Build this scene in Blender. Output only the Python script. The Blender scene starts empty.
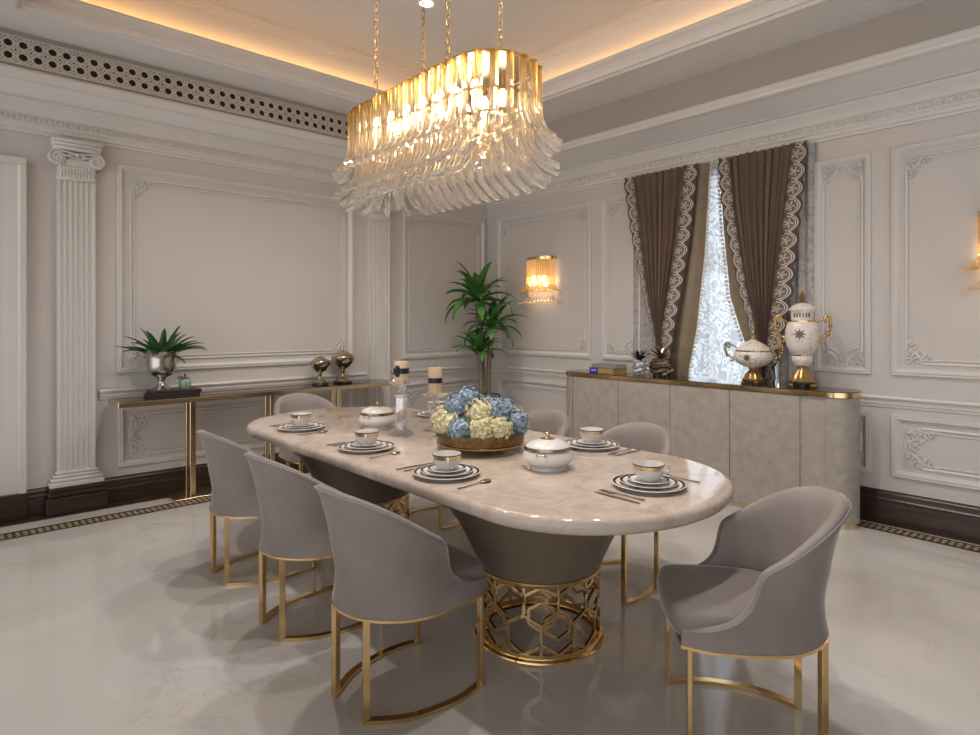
import bpy, bmesh, math, random
from mathutils import Vector, Matrix
random.seed(7)
S = bpy.context.scene
COL = S.collection
PI = math.pi

# ------------------------------------------------------------------ helpers
class MB:
    """collects geometry for ONE mesh object"""
    def __init__(s):
        s.v = []; s.f = []; s.uv = {}
    def add(s, vs, fs, uvs=None):
        o = len(s.v)
        s.v += [tuple(p) for p in vs]
        s.f += [tuple(i + o for i in f) for f in fs]
        if uvs:
            for i, t in enumerate(uvs): s.uv[o + i] = t
        return s
    def box(s, x0, x1, y0, y1, z0, z1, M=None):
        vs = [(x0,y0,z0),(x1,y0,z0),(x1,y1,z0),(x0,y1,z0),(x0,y0,z1),(x1,y0,z1),(x1,y1,z1),(x0,y1,z1)]
        if M: vs = [M @ Vector(p) for p in vs]
        return s.add(vs, [(3,2,1,0),(4,5,6,7),(0,1,5,4),(1,2,6,5),(2,3,7,6),(3,0,4,7)])
    def cbox(s, x0, x1, y0, y1, z0, z1, c=.004, M=None):
        """box with chamfered edges"""
        def ring(z, i):
            return [(x0+i+c,y0+i,z),(x1-i-c,y0+i,z),(x1-i,y0+i+c,z),(x1-i,y1-i-c,z),(x1-i-c,y1-i,z),(x0+i+c,y1-i,z),(x0+i,y1-i-c,z),(x0+i,y0+i+c,z)]
        return s.loft([ring(z0,c),ring(z0+c,0),ring(z1-c,0),ring(z1,c)], M=M)
    def loft(s, rings, closed=True, caps=True, M=None, uvs=None):
        n = len(rings[0]); vs = [p for r in rings for p in r]
        if M: vs = [M @ Vector(p) for p in vs]
        fs = []
        m = n if closed else n - 1
        for k in range(len(rings) - 1):
            for i in range(m):
                j = (i + 1) % n
                fs.append((k*n+i, k*n+j, (k+1)*n+j, (k+1)*n+i))
        if caps and closed:
            fs.append(tuple(range(n - 1, -1, -1))); b = (len(rings) - 1) * n
            fs.append(tuple(range(b, b + n)))
        return s.add(vs, fs, uvs)
    def lathe(s, prof, seg=32, c=(0,0,0), sx=1, sy=1, M=None, rip=0, nrip=0):
        """prof: (r,z) pairs"""
        vs = []; fs = []; n = seg
        for r, z in prof:
            for i in range(n):
                a = 2*PI*i/n
                q = r * (1 + rip*math.cos(nrip*a))
                vs.append((c[0]+q*sx*math.cos(a), c[1]+q*sy*math.sin(a), c[2]+z))
        if M: vs = [M @ Vector(p) for p in vs]
        for k in range(len(prof)-1):
            for i in range(n):
                j = (i+1) % n
                fs.append((k*n+i, k*n+j, (k+1)*n+j, (k+1)*n+i))
        ring_=abs(prof[0][0]-prof[-1][0])<1e-6 and abs(prof[0][1]-prof[-1][1])<1e-6
        if prof[0][0] > 1e-5 and not ring_: fs.append(tuple(range(n-1,-1,-1)))
        if prof[-1][0] > 1e-5 and not ring_: fs.append(tuple(range((len(prof)-1)*n, len(prof)*n)))
        return s.add(vs, fs)
    def tube(s, path, r, seg=8, closed=False, rr=None, prof=None, up=None, caps=True):
        """sweep a round (or given 2D) profile; rr: radius factor per point"""
        P = [Vector(p) for p in path]; n = len(P)
        if prof is None:
            prof = [(math.cos(2*PI*i/seg)*r, math.sin(2*PI*i/seg)*r) for i in range(seg)]
        rings = []; prev = Vector(up) if up else None
        for i in range(n):
            if closed: t = (P[(i+1)%n]-P[i-1])
            else: t = P[min(i+1,n-1)]-P[max(i-1,0)]
            if t.length < 1e-9: t = Vector((0,0,1))
            t.normalize()
            if up: a = Vector(up)
            elif prev is None: a = Vector((0,0,1)) if abs(t.z) < .9 else Vector((1,0,0))
            else: a = prev
            nrm = a - t*a.dot(t)
            if nrm.length < 1e-6: nrm = t.orthogonal()
            nrm.normalize(); b = t.cross(nrm)
            prev = nrm
            k = rr[i] if rr else 1
            rings.append([P[i] + nrm*(x*k) + b*(y*k) for x, y in prof])
        if closed:
            m = len(prof); o = len(s.v); s.v += [tuple(p) for q in rings for p in q]
            for k in range(n):
                for i in range(m):
                    j=(i+1)%m; k2=(k+1)%n
                    s.f.append((o+k*m+i,o+k*m+j,o+k2*m+j,o+k2*m+i))
            return s
        return s.loft(rings, caps=caps)
    def ball(s, c, r, seg=10, rings=6, sc=(1,1,1), M=None):
        prof = [(r*math.sin(PI*k/rings), -r*math.cos(PI*k/rings)) for k in range(rings+1)]
        vs=[];fs=[]
        for q, z in prof:
            for i in range(seg):
                a=2*PI*i/seg
                p=Vector((q*math.cos(a)*sc[0], q*math.sin(a)*sc[1], z*sc[2]))
                if M: p = M.to_3x3() @ p
                vs.append((c[0]+p.x,c[1]+p.y,c[2]+p.z))
        for k in range(rings):
            for i in range(seg):
                j=(i+1)%seg
                fs.append((k*seg+i,k*seg+j,(k+1)*seg+j,(k+1)*seg+i))
        return s.add(vs,fs)
    def grid(s, fn, nu, nv, uvfn=None):
        vs=[fn(i/nu, j/nv) for j in range(nv+1) for i in range(nu+1)]
        uv=[uvfn(i/nu, j/nv) for j in range(nv+1) for i in range(nu+1)] if uvfn else None
        fs=[(j*(nu+1)+i, j*(nu+1)+i+1,(j+1)*(nu+1)+i+1,(j+1)*(nu+1)+i) for j in range(nv) for i in range(nu)]
        return s.add(vs,fs,uv)
    def build(s, name, mat, parent=None, world=False, smooth=35, merge=True):
        me = bpy.data.meshes.new(name)
        vs = s.v
        if parent is not None and world:
            l = parent.location
            vs = [(x-l.x, y-l.y, z-l.z) for x,y,z in vs]
        me.from_pydata(vs, [], s.f)
        if s.uv:
            ul = me.uv_layers.new(name='UVMap')
            for lp in me.loops:
                ul.data[lp.index].uv = s.uv.get(lp.vertex_index,(0,0))
        bm = bmesh.new(); bm.from_mesh(me)
        if merge: bmesh.ops.remove_doubles(bm, verts=bm.verts, dist=1e-6)
        bmesh.ops.recalc_face_normals(bm, faces=bm.faces)
        ang = math.radians(smooth)
        for f in bm.faces: f.smooth = smooth > 0
        for e in bm.edges:
            e.smooth = not (len(e.link_faces)==2 and e.calc_face_angle(0) > ang)
        bm.to_mesh(me); bm.free()
        me.materials.append(mat)
        o = bpy.data.objects.new(name, me); COL.objects.link(o)
        if parent is not None: o.parent = parent
        return o

def tag(o, label, cat, group=None, kind=None):
    o['label'] = label; o['category'] = cat
    if group: o['group'] = group
    if kind: o['kind'] = kind
    return o
def thing(name, label, cat, loc=(0,0,0), rz=0, group=None):
    o = bpy.data.objects.new(name, None); COL.objects.link(o)
    o.location = loc; o.rotation_euler = (0,0,rz); o.empty_display_size = .1
    return tag(o, label, cat, group)
def copy_tree(o, parent=None):
    c = o.copy(); COL.objects.link(c)
    if parent is not None: c.parent = parent
    for ch in list(o.children): copy_tree(ch, c)
    return c
def structure(o):
    o['kind'] = 'structure'; return o
def spline(pts, n):
    """catmull-rom through tuples"""
    out=[]; m=len(pts)
    for i in range(m-1):
        p0=pts[max(i-1,0)];p1=pts[i];p2=pts[i+1];p3=pts[min(i+2,m-1)]
        for k in range(n):
            t=k/n
            out.append(tuple(.5*((2*b)+(-a+c)*t+(2*a-5*b+4*c-d)*t*t+(-a+3*b-3*c+d)*t**3) for a,b,c,d in zip(p0,p1,p2,p3)))
    out.append(tuple(pts[-1])); return out
def interp(tab, z):
    """tab: list of (z,y) descending or ascending"""
    t=sorted(tab)
    if z<=t[0][0]: return t[0][1]
    for (a,b),(c,d) in zip(t,t[1:]):
        if z<=c: return b+(d-b)*(z-a)/(c-a)
    return t[-1][1]

# ------------------------------------------------------------------ materials
class NT:
    def __init__(s, name):
        s.m = bpy.data.materials.new(name); s.m.use_nodes = True
        s.t = s.m.node_tree; s.n = s.t.nodes; s.n.clear()
        s.out = s.n.new('ShaderNodeOutputMaterial')
    def node(s, typ, **kw):
        q = s.n.new(typ)
        for k, v in kw.items():
            if k.startswith('i_'):
                key = k[2:]; key = int(key) if key.isdigit() else key.replace('_',' ')
                if isinstance(v, tuple) and len(v)==3 and q.inputs[key].type=='RGBA': v = (*v,1)
                q.inputs[key].default_value = v
            else: setattr(q, k, v)
        return q
    def link(s, a, b): s.t.links.new(a, b)
    def math(s, op, a, b=None, c=None):
        q = s.n.new('ShaderNodeMath'); q.operation = op
        for i, x in enumerate((a,b,c)):
            if x is None: continue
            if isinstance(x,(int,float)): q.inputs[i].default_value = x
            else: s.link(x, q.inputs[i])
        return q.outputs[0]
    def mix(s, f, a, b):
        q = s.n.new('ShaderNodeMix'); q.data_type='RGBA'
        for i,x in ((0,f),(6,a),(7,b)):
            if isinstance(x,(int,float)): q.inputs[i].default_value=x
            elif isinstance(x,tuple): q.inputs[i].default_value=(*x,1)[:4]
            else: s.link(x,q.inputs[i])
        return q.outputs[2]
    def ramp(s, f, stops):
        q = s.n.new('ShaderNodeValToRGB'); s.link(f,q.inputs[0]); e=q.color_ramp.elements
        while len(e)<len(stops): e.new(.5)
        for i,(p,c) in enumerate(stops):
            e[i].position=p; e[i].color=(*c,1) if len(c)==3 else c
        return q.outputs[0]
    def pos(s):
        return s.n.new('ShaderNodeNewGeometry').outputs['Position']
    def obj(s):
        return s.n.new('ShaderNodeTexCoord').outputs['Object']
    def noise(s, vec, scale, detail=3, rough=.5, dist=0):
        q = s.n.new('ShaderNodeTexNoise'); s.link(vec,q.inputs['Vector'])
        q.inputs['Scale'].default_value=scale; q.inputs['Detail'].default_value=detail
        q.inputs['Roughness'].default_value=rough; q.inputs['Distortion'].default_value=dist
        return q.outputs[0]
    def bsdf(s, col, rough=.5, metal=0, **kw):
        b = s.n.new('ShaderNodeBsdfPrincipled')
        if isinstance(col,tuple): b.inputs['Base Color'].default_value=(*col,1)[:4]
        else: s.link(col,b.inputs['Base Color'])
        if isinstance(rough,(int,float)): b.inputs['Roughness'].default_value=rough
        else: s.link(rough,b.inputs['Roughness'])
        b.inputs['Metallic'].default_value=metal
        for k,v in kw.items():
            q=b.inputs[k.replace('_',' ')]
            q.default_value=(*v,1) if isinstance(v,tuple) and len(v)==3 else v
        return b
    def bump(s, b, h, strength=.2, dist=.01):
        q=s.n.new('ShaderNodeBump'); q.inputs['Strength'].default_value=strength; q.inputs['Distance'].default_value=dist
        s.link(h,q.inputs['Height']); s.link(q.outputs[0],b.inputs['Normal'])
    def done(s, sh):
        s.link(sh.outputs[0] if hasattr(sh,'outputs') else sh, s.out.inputs[0]); return s.m

def simple(name, col, rough=.5, metal=0, var=.06, scale=8, bump=0, **kw):
    n=NT(name); c=n.noise(n.obj(),scale,3)
    lo=tuple(x*(1-var) for x in col); hi=tuple(min(1,x*(1+var)) for x in col)
    cc=n.ramp(c,[(.3,lo),(.7,hi)])
    b=n.bsdf(cc,rough,metal,**kw)
    if bump: n.bump(b,n.noise(n.obj(),scale*12,2),bump,.003)
    return n.done(b)

def glassy(name, tint=(1,1,1), refl=.3, body=.12, bodycol=(.9,.9,.9), rough=.05, top=None):
    """clear cut glass: see-through, mirror-like glints, a little body that catches light"""
    n=NT(name)
    tr=n.node('ShaderNodeBsdfTransparent'); gl=n.node('ShaderNodeBsdfGlossy',i_Roughness=rough)
    tl=n.node('ShaderNodeBsdfTranslucent'); df=n.node('ShaderNodeBsdfDiffuse')
    if top:
        z=n.node('ShaderNodeSeparateXYZ'); n.link(n.pos(),z.inputs[0])
        f=n.math('DIVIDE',n.math('SUBTRACT',z.outputs[2],top[0]),top[1]-top[0])
        c=n.ramp(f,top[2])
        for q in (tr,gl,tl,df): n.link(c,q.inputs['Color'])
    else:
        tr.inputs[0].default_value=(*tint,1); gl.inputs[0].default_value=(*tint,1)
        tl.inputs[0].default_value=(*bodycol,1); df.inputs[0].default_value=(*bodycol,1)
    bd=n.node('ShaderNodeMixShader',i_0=.5); n.link(tl.outputs[0],bd.inputs[1]); n.link(df.outputs[0],bd.inputs[2])
    lw=n.node('ShaderNodeLayerWeight',i_Blend=.35)
    fac=n.math('MINIMUM',n.math('MULTIPLY_ADD',lw.outputs['Facing'],.6,refl),.95)
    m1=n.node('ShaderNodeMixShader'); n.link(fac,m1.inputs[0]); n.link(tr.outputs[0],m1.inputs[1]); n.link(gl.outputs[0],m1.inputs[2])
    m2=n.node('ShaderNodeMixShader',i_0=body); n.link(m1.outputs[0],m2.inputs[1]); n.link(bd.outputs[0],m2.inputs[2])
    return n.done(m2)

def emit(name, col, strength):
    n=NT(name); e=n.node('ShaderNodeEmission',i_Strength=strength); e.inputs[0].default_value=(*col,1)
    return n.done(e)

def marble_floor():
    n=NT('white marble floor'); p=n.pos()
    big=n.noise(p,.9,4,.55,.6)
    c=n.ramp(big,[(.3,(.47,.435,.405)),(.5,(.56,.53,.50)),(.72,(.62,.60,.58))])
    v=n.noise(p,1.5,6,.6,1.6)
    vein=n.math('ABSOLUTE',n.math('SUBTRACT',v,.5))
    vm=n.ramp(vein,[(0,(1,1,1)),(.012,(.3,.3,.3)),(.035,(0,0,0))])
    msk=n.ramp(n.noise(p,.6,2),[(.45,(0,0,0)),(.65,(1,1,1))])
    f=n.math('MULTIPLY',n.math('MULTIPLY',vm,msk),.45)
    c=n.mix(f,c,(.36,.28,.23))
    b=n.bsdf(c,.07,Specular_IOR_Level=.62)
    return n.done(b)
def marble_table():
    n=NT('beige polished marble'); p=n.obj()
    c=n.ramp(n.noise(p,5,6,.65,1.2),[(.3,(.43,.345,.285)),(.5,(.53,.435,.37)),(.7,(.60,.515,.45))])
    v=n.math('ABSOLUTE',n.math('SUBTRACT',n.noise(p,7,5,.6,2.2),.5))
    vm=n.ramp(v,[(0,(1,1,1)),(.04,(0,0,0))])
    c=n.mix(n.math('MULTIPLY',vm,.3),c,(.68,.62,.57))
    return n.done(n.bsdf(c,.07,Specular_IOR_Level=.6))
def dark_wood():
    n=NT('dark stained wood'); p=n.obj()
    w=n.node('ShaderNodeMapping'); w.inputs['Scale'].default_value=(2,2,30); n.link(p,w.inputs[0])
    c=n.ramp(n.noise(w.outputs[0],3,4),[(.3,(.022,.012,.008)),(.7,(.055,.030,.020))])
    return n.done(n.bsdf(c,.28))
def velvet(name,col):
    n=NT(name); p=n.obj()
    c=n.ramp(n.noise(p,5,4,.6,.4),[(.3,tuple(x*.88 for x in col)),(.7,tuple(x*1.1 for x in col))])
    b=n.bsdf(c,.62,Sheen_Weight=.9,Sheen_Roughness=.28,Sheen_Tint=(.85,.8,.78),Specular_IOR_Level=.3)
    n.bump(b,n.noise(p,400,2),.08,.001)
    return n.done(b)
def shagreen():
    n=NT('pale taupe shagreen'); p=n.obj()
    c=n.ramp(n.noise(p,14,5,.7),[(.3,(.30,.26,.225)),(.7,(.40,.355,.31))])
    b=n.bsdf(c,.42); 
    vo=n.node('ShaderNodeTexVoronoi',i_Scale=160.0); n.link(p,vo.inputs['Vector'])
    n.bump(b,vo.outputs[0],.15,.001)
    return n.done(b)
def gold(name='polished gold', col=(.80,.58,.30), rough=.14):
    n=NT(name); r=n.math('MULTIPLY_ADD',n.noise(n.obj(),30,2),.06,rough-.03)
    return n.done(n.bsdf(col,r,1))
def lace():
    n=NT('brown and cream scalloped lace'); uv=n.node('ShaderNodeUVMap').outputs[0]
    s=n.node('ShaderNodeSeparateXYZ'); n.link(uv,s.inputs[0]); u,v=s.outputs[0],s.outputs[1]
    per=.135
    m=n.math('SUBTRACT',n.math('FRACT',n.math('DIVIDE',v,per)),.5)       # -.5..+.5 inside one scallop
    dv=n.math('MULTIPLY',m,per/.13)
    du=n.math('SUBTRACT',u,.28)
    d=n.math('SQRT',n.math('ADD',n.math('MULTIPLY',du,du),n.math('MULTIPLY',dv,dv)))
    def ring(r,w):
        return n.math('LESS_THAN',n.math('ABSOLUTE',n.math('SUBTRACT',d,r)),w)
    outer=n.math('GREATER_THAN',u,.22)
    rings=n.math('MULTIPLY',n.math('MAXIMUM',ring(.56,.035),ring(.44,.028)),outer)
    a=n.math('ARCTAN2',dv,n.math('SUBTRACT',u,.32))
    pet=n.math('MULTIPLY_ADD',n.math('COSINE',n.math('MULTIPLY',a,5)),.11,.19)
    d2=n.math('SQRT',n.math('ADD',n.math('POWER',n.math('SUBTRACT',u,.32),2),n.math('MULTIPLY',dv,dv)))
    flo=n.math('MULTIPLY',n.math('LESS_THAN',d2,pet),n.math('GREATER_THAN',n.noise(uv,45,2),.47))
    nz=n.noise(uv,70,2)
    speck=n.math('MULTIPLY',n.math('GREATER_THAN',nz,.56),n.math('LESS_THAN',d,.42))
    k=n.math('MINIMUM',n.math('ADD',rings,n.math('MAXIMUM',n.math('MULTIPLY',flo,.8),n.math('MULTIPLY',speck,.6))),1)
    c=n.mix(k,(.072,.045,.034),(.60,.53,.47))
    return n.done(n.bsdf(c,.7,Sheen_Weight=.2))
def sheer():
    n=NT('white damask sheer voile'); p=n.pos()
    mp=n.node('ShaderNodeMapping'); mp.inputs['Scale'].default_value=(0,5.6,4.2); n.link(p,mp.inputs[0])
    a=n.noise(mp.outputs[0],1.6,3,.5,2.6)
    pt=n.ramp(a,[(.44,(0,0,0)),(.48,(1,1,1)),(.56,(1,1,1)),(.60,(0,0,0))])
    c=n.mix(pt,(.70,.73,.78),(.95,.97,1.0))
    tl=n.node('ShaderNodeBsdfTranslucent'); n.link(c,tl.inputs[0])
    df=n.node('ShaderNodeBsdfDiffuse'); n.link(c,df.inputs[0])
    m=n.node('ShaderNodeMixShader',i_0=.35); n.link(tl.outputs[0],m.inputs[1]); n.link(df.outputs[0],m.inputs[2])
    tr=n.node('ShaderNodeBsdfTransparent'); f=n.math('MULTIPLY_ADD',pt,-.22,.30)
    m2=n.node('ShaderNodeMixShader'); n.link(f,m2.inputs[0]); n.link(m.outputs[0],m2.inputs[1]); n.link(tr.outputs[0],m2.inputs[2])
    return n.done(m2)
def petals(name, a, b, c3):
    n=NT(name); p=n.obj()
    c=n.ramp(n.noise(p,75,3),[(.32,a),(.5,b),(.68,c3)])
    return n.done(n.bsdf(c,.65,Subsurface_Weight=0))
def leafmat(name,a,b,scale=9):
    n=NT(name); c=n.ramp(n.noise(n.obj(),scale,3),[(.3,a),(.7,b)])
    return n.done(n.bsdf(c,.38,Specular_IOR_Level=.45))
def ringed(name, rings, base=(.80,.77,.74), dark=(.05,.035,.03), rough=.15):
    """porcelain with dark rings at given radii (object space)"""
    n=NT(name); s=n.node('ShaderNodeSeparateXYZ'); n.link(n.obj(),s.inputs[0])
    d=n.math('SQRT',n.math('ADD',n.math('MULTIPLY',s.outputs[0],s.outputs[0]),n.math('MULTIPLY',s.outputs[1],s.outputs[1])))
    k=None
    for r,w in rings:
        q=n.math('LESS_THAN',n.math('ABSOLUTE',n.math('SUBTRACT',d,r)),w)
        k=q if k is None else n.math('MAXIMUM',k,q)
    return n.done(n.bsdf(n.mix(k,base,dark),rough))
def banded(name, base, bands, rough=.2):
    """bands: (z0,z1,col) in object space"""
    n=NT(name); s=n.node('ShaderNodeSeparateXYZ'); n.link(n.obj(),s.inputs[0]); c=None
    for z0,z1,col in bands:
        q=n.math('MULTIPLY',n.math('GREATER_THAN',s.outputs[2],z0),n.math('LESS_THAN',s.outputs[2],z1))
        c=n.mix(q,base if c is None else c,col)
    return n.done(n.bsdf(c,rough))
def cameo(name, base=(.74,.69,.64), zc=.0, w=.03):
    """cream porcelain painted with little gold sprigs and a dark rosette"""
    n=NT(name); p=n.obj()
    g=n.ramp(n.noise(p,60,3,.6,1),[(.55,(0,0,0)),(.60,(1,1,1))])
    c=n.mix(n.math('MULTIPLY',g,.6),base,(.42,.26,.13))
    return n.done(n.bsdf(c,.14))
def border_stone():
    n=NT('brown mosaic border stone'); p=n.pos()
    s=n.node('ShaderNodeSeparateXYZ'); n.link(p,s.inputs[0])
    a=n.math('ADD',s.outputs[0],s.outputs[1]); b=n.math('SUBTRACT',s.outputs[0],s.outputs[1])
    k=n.math('GREATER_THAN',n.math('MULTIPLY',n.math('SINE',n.math('MULTIPLY',a,75)),n.math('SINE',n.math('MULTIPLY',b,75))),.12)
    c=n.mix(k,(.10,.065,.045),(.46,.37,.26))
    return n.done(n.bsdf(c,.18))

M={}
M['wall']=simple('greige wall paint',(.565,.525,.50),.5,0,.02,2)
M['trimw']=simple('greige satin moulding paint',(.64,.605,.575),.38,0,.02,3)
M['ceil']=simple('warm white ceiling paint',(.70,.675,.66),.6,0,.02,2)
M['cove']=simple('light-lifted satin ceiling board',(.78,.765,.75),.42,0,.015,2)  # paler than the mouldings: light on the cornice underside put into the colour
M['fascia']=simple('shade-toned taupe fascia',(.36,.325,.295),.55,0,.03,2)  # darker than the mouldings: shade on the upright face put into the colour
M['wood']=dark_wood()
M['floor']=marble_floor()
M['table']=marble_table()
M['gold']=gold()
M['champ']=gold('champagne gold',(.74,.60,.40),.2)
M['agold']=gold('antique gold',(.50,.34,.15),.28)
M['velvet']=velvet('taupe grey velvet',(.265,.228,.212))
M['leather']=simple('taupe leather bowl',(.170,.135,.098),.42,0,.06,20,.05)
M['shag']=shagreen()
M['blackglass']=simple('smoked black glass',(.025,.024,.024),.04,0,.1,3,Specular_IOR_Level=.7)
M['drape']=velvet('brown silk velvet',(.150,.098,.074))
M['lining']=simple('olive gold lining silk',(.22,.165,.11),.5,0,.1,14)
M['bead']=simple('pale bead fringe',(.68,.60,.50),.35,0,.1,60)
M['lace']=lace()
M['sheer']=sheer()
M['greysheer']=simple('grey lace side panel',(.38,.35,.34),.7,0,.25,26)
M['porc']=simple('white porcelain',(.76,.73,.70),.12,0,.02,5)
M['silver']=gold('tarnished silver',(.50,.47,.44),.22)
M['mercury']=gold('bronze mercury glass',(.52,.42,.31),.13)
M['cutlery']=gold('bronze cutlery steel',(.40,.32,.26),.2)
M['crystal']=glassy('clear crystal',(.96,.96,.97),.30,.03,(.85,.85,.86),.02)
M['smoke']=glassy('smoky brown crystal',(.45,.34,.25),.35,.3,(.20,.14,.10))
M['pane']=glassy('window glass',(1,1,1),.05,0)
M['wax']=simple('ivory candle wax',(.74,.57,.38),.5,0,.12,26)
M['navy']=simple('navy satin ribbon',(.012,.016,.04),.4,0,.1,10)
M['black']=simple('black lacquer',(.012,.011,.011),.18,0,.1,10)
M['bookdark']=simple('dark brown book cloth',(.045,.028,.026),.45,0,.1,20)
M['paper']=simple('book page edges',(.55,.49,.42),.7,0,.08,90)
M['blue']=simple('royal blue book cloth',(.015,.06,.42),.4,0,.06,20)
M['tan']=simple('tan gold book board',(.42,.27,.10),.45,0,.1,20)
M['greybook']=simple('grey book cloth',(.25,.23,.22),.5,0,.06,20)
M['letter']=simple('pale lettering',(.72,.72,.74),.5,0,.02,20)
M['jade']=simple('jade green glazed jar',(.22,.34,.24),.15,0,.35,60)
M['leaf']=leafmat('glossy palm leaf',(.030,.11,.022),(.10,.27,.06))
M['aloe']=leafmat('dark aloe leaf',(.016,.07,.02),(.07,.18,.05),14)
M['bark']=simple('pale grey brown cane',(.20,.16,.105),.7,0,.2,30)
M['pot']=simple('beige stone pot',(.52,.43,.33),.5,0,.08,12)
M['soil']=simple('dark soil',(.03,.02,.015),.9,0,.3,40)
M['hblue']=petals('blue hydrangea petals',(.13,.20,.32),(.28,.37,.49),(.60,.65,.69))
M['hcream']=petals('cream hydrangea petals',(.46,.44,.18),(.72,.66,.40),(.87,.82,.63))
M['hgreen']=leafmat('flower foliage',(.02,.04,.012),(.06,.10,.03))
M['white']=simple('white enamel',(.8,.79,.77),.3,0,.02,5)
M['hole']=simple('dark grille void',(.012,.010,.009),.8,0,.1,5)
M['grille']=simple('beige fretwork grille',(.50,.44,.39),.5,0,.05,20)
M['bulb']=emit('warm lamp glow',(1,.88,.70),26)
M['sbulb']=emit('sconce lamp glow',(1,.74,.42),26)
M['disc']=emit('downlight disc glow',(1,.95,.88),7)
M['border']=border_stone()
M['strip']=simple('dark brown floor stone',(.055,.035,.025),.12,0,.2,6)
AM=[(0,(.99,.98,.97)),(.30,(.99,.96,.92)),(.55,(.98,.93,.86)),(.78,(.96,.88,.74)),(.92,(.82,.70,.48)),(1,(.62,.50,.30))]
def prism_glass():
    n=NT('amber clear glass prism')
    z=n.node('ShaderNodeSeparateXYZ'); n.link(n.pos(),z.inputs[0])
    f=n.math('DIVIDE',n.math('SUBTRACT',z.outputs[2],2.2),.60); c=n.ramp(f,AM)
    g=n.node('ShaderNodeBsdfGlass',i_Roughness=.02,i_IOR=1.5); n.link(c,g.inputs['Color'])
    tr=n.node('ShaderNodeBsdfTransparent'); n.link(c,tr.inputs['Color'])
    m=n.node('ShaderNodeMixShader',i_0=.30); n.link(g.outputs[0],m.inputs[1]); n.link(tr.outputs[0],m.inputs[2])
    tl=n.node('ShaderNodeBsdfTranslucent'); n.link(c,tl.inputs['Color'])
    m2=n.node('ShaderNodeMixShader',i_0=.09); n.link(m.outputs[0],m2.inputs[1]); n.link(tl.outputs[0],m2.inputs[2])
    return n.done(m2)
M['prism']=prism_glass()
M['rod']=glassy('amber glass sconce rod',(1,.90,.70),.25,.22,(1,.80,.50),.08)
M['rodclear']=glassy('clear glass sconce rod',(1,.95,.9),.3,.14,(.9,.85,.8),.06)

# ------------------------------------------------------------------ room shell
XW,YF=-6.05,-6.9              # far ends of the two visible walls
H1=2.86; ZS=3.42; ZC=3.90
o=MB().box(XW-.2,.3,YF,.3,-.12,0).build('floor',M['floor'],smooth=0); structure(o)
o=MB().box(XW-.2,.3,0,.14,0,4.1).build('wall_left',M['wall'],smooth=0); structure(o)
WY0,WY1,WZ0,WZ1=-3.62,-2.30,.45,2.80
w=MB()
w.box(0,.14,YF,WY0,0,4.1).box(0,.14,WY1,.14,0,4.1).box(0,.14,WY0,WY1,0,WZ0).box(0,.14,WY0,WY1,WZ1,4.1)
structure(w.build('wall_right',M['wall'],smooth=0))
# ceiling: perimeter soffit round a raised tray
TX0,TX1,TY0,TY1=-4.72,-1.17,-5.08,-.92
RX0,RX1,RY0,RY1=TX0-.17,TX1+.17,TY0-.17,TY1+.17
c=MB()
c.box(XW,0,RY1,0,ZS+.04,ZS+.12).box(XW,0,YF,RY0,ZS+.04,ZS+.12).box(XW,RX0,RY0,RY1,ZS+.04,ZS+.12).box(RX1,0,RY0,RY1,ZS+.04,ZS+.12)
c.box(XW,0,TY1,0,ZS,ZS+.04).box(XW,0,YF,TY0,ZS,ZS+.04).box(XW,TX0,TY0,TY1,ZS,ZS+.04).box(TX1,0,TY0,TY1,ZS,ZS+.04)
c.box(RX0-.05,RX0,RY0,RY1,ZS+.12,ZC).box(RX1,RX1+.05,RY0,RY1,ZS+.12,ZC).box(RX0-.05,RX1+.05,RY0-.05,RY0,ZS+.12,ZC).box(RX0-.05,RX1+.05,RY1,RY1+.05,ZS+.12,ZC)
c.box(RX0-.05,RX1+.05,RY0-.05,RY1+.05,ZC,ZC+.06)
structure(c.build('ceiling',M['ceil'],smooth=0,merge=False))

TR=[0]
def trim(mb, mat=None, smooth=35, parent=None):
    TR[0]+=1
    return structure(mb.build('trim_%d'%TR[0], mat or M['trimw'], smooth=smooth))

def ring_rect(mb, x0,x1,y0,y1, prof):
    """profile (o outward, z) swept round a rectangle"""
    rings=[[(x0-o,y0-o,z),(x1+o,y0-o,z),(x1+o,y1+o,z),(x0-o,y1+o,z)] for o,z in prof]
    mb.loft(rings+[rings[0]],caps=False)
# tray lip moulding, closed round the opening (o = away from the opening)
lip=[(.05,3.42),(.05,3.405),(.035,3.40),(.03,3.415),(.02,3.425),(.015,3.445),(.005,3.455),(.0,3.47),(-.004,3.50),(-.02,3.51),(-.028,3.52),(-.03,3.535),(-.022,3.545),(.0,3.545),(.01,3.46),(.05,3.44)]
m=MB(); ring_rect(m,TX0,TX1,TY0,TY1,lip); trim(m)
m=MB(); ring_rect(m,RX0,RX1,RY0,RY1,[(0,3.84),(-.015,3.845),(-.02,3.86),(-.04,3.875),(-.045,3.885),(-.06,3.89),(-.065,3.899),(0,3.899)]); trim(m)

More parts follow.
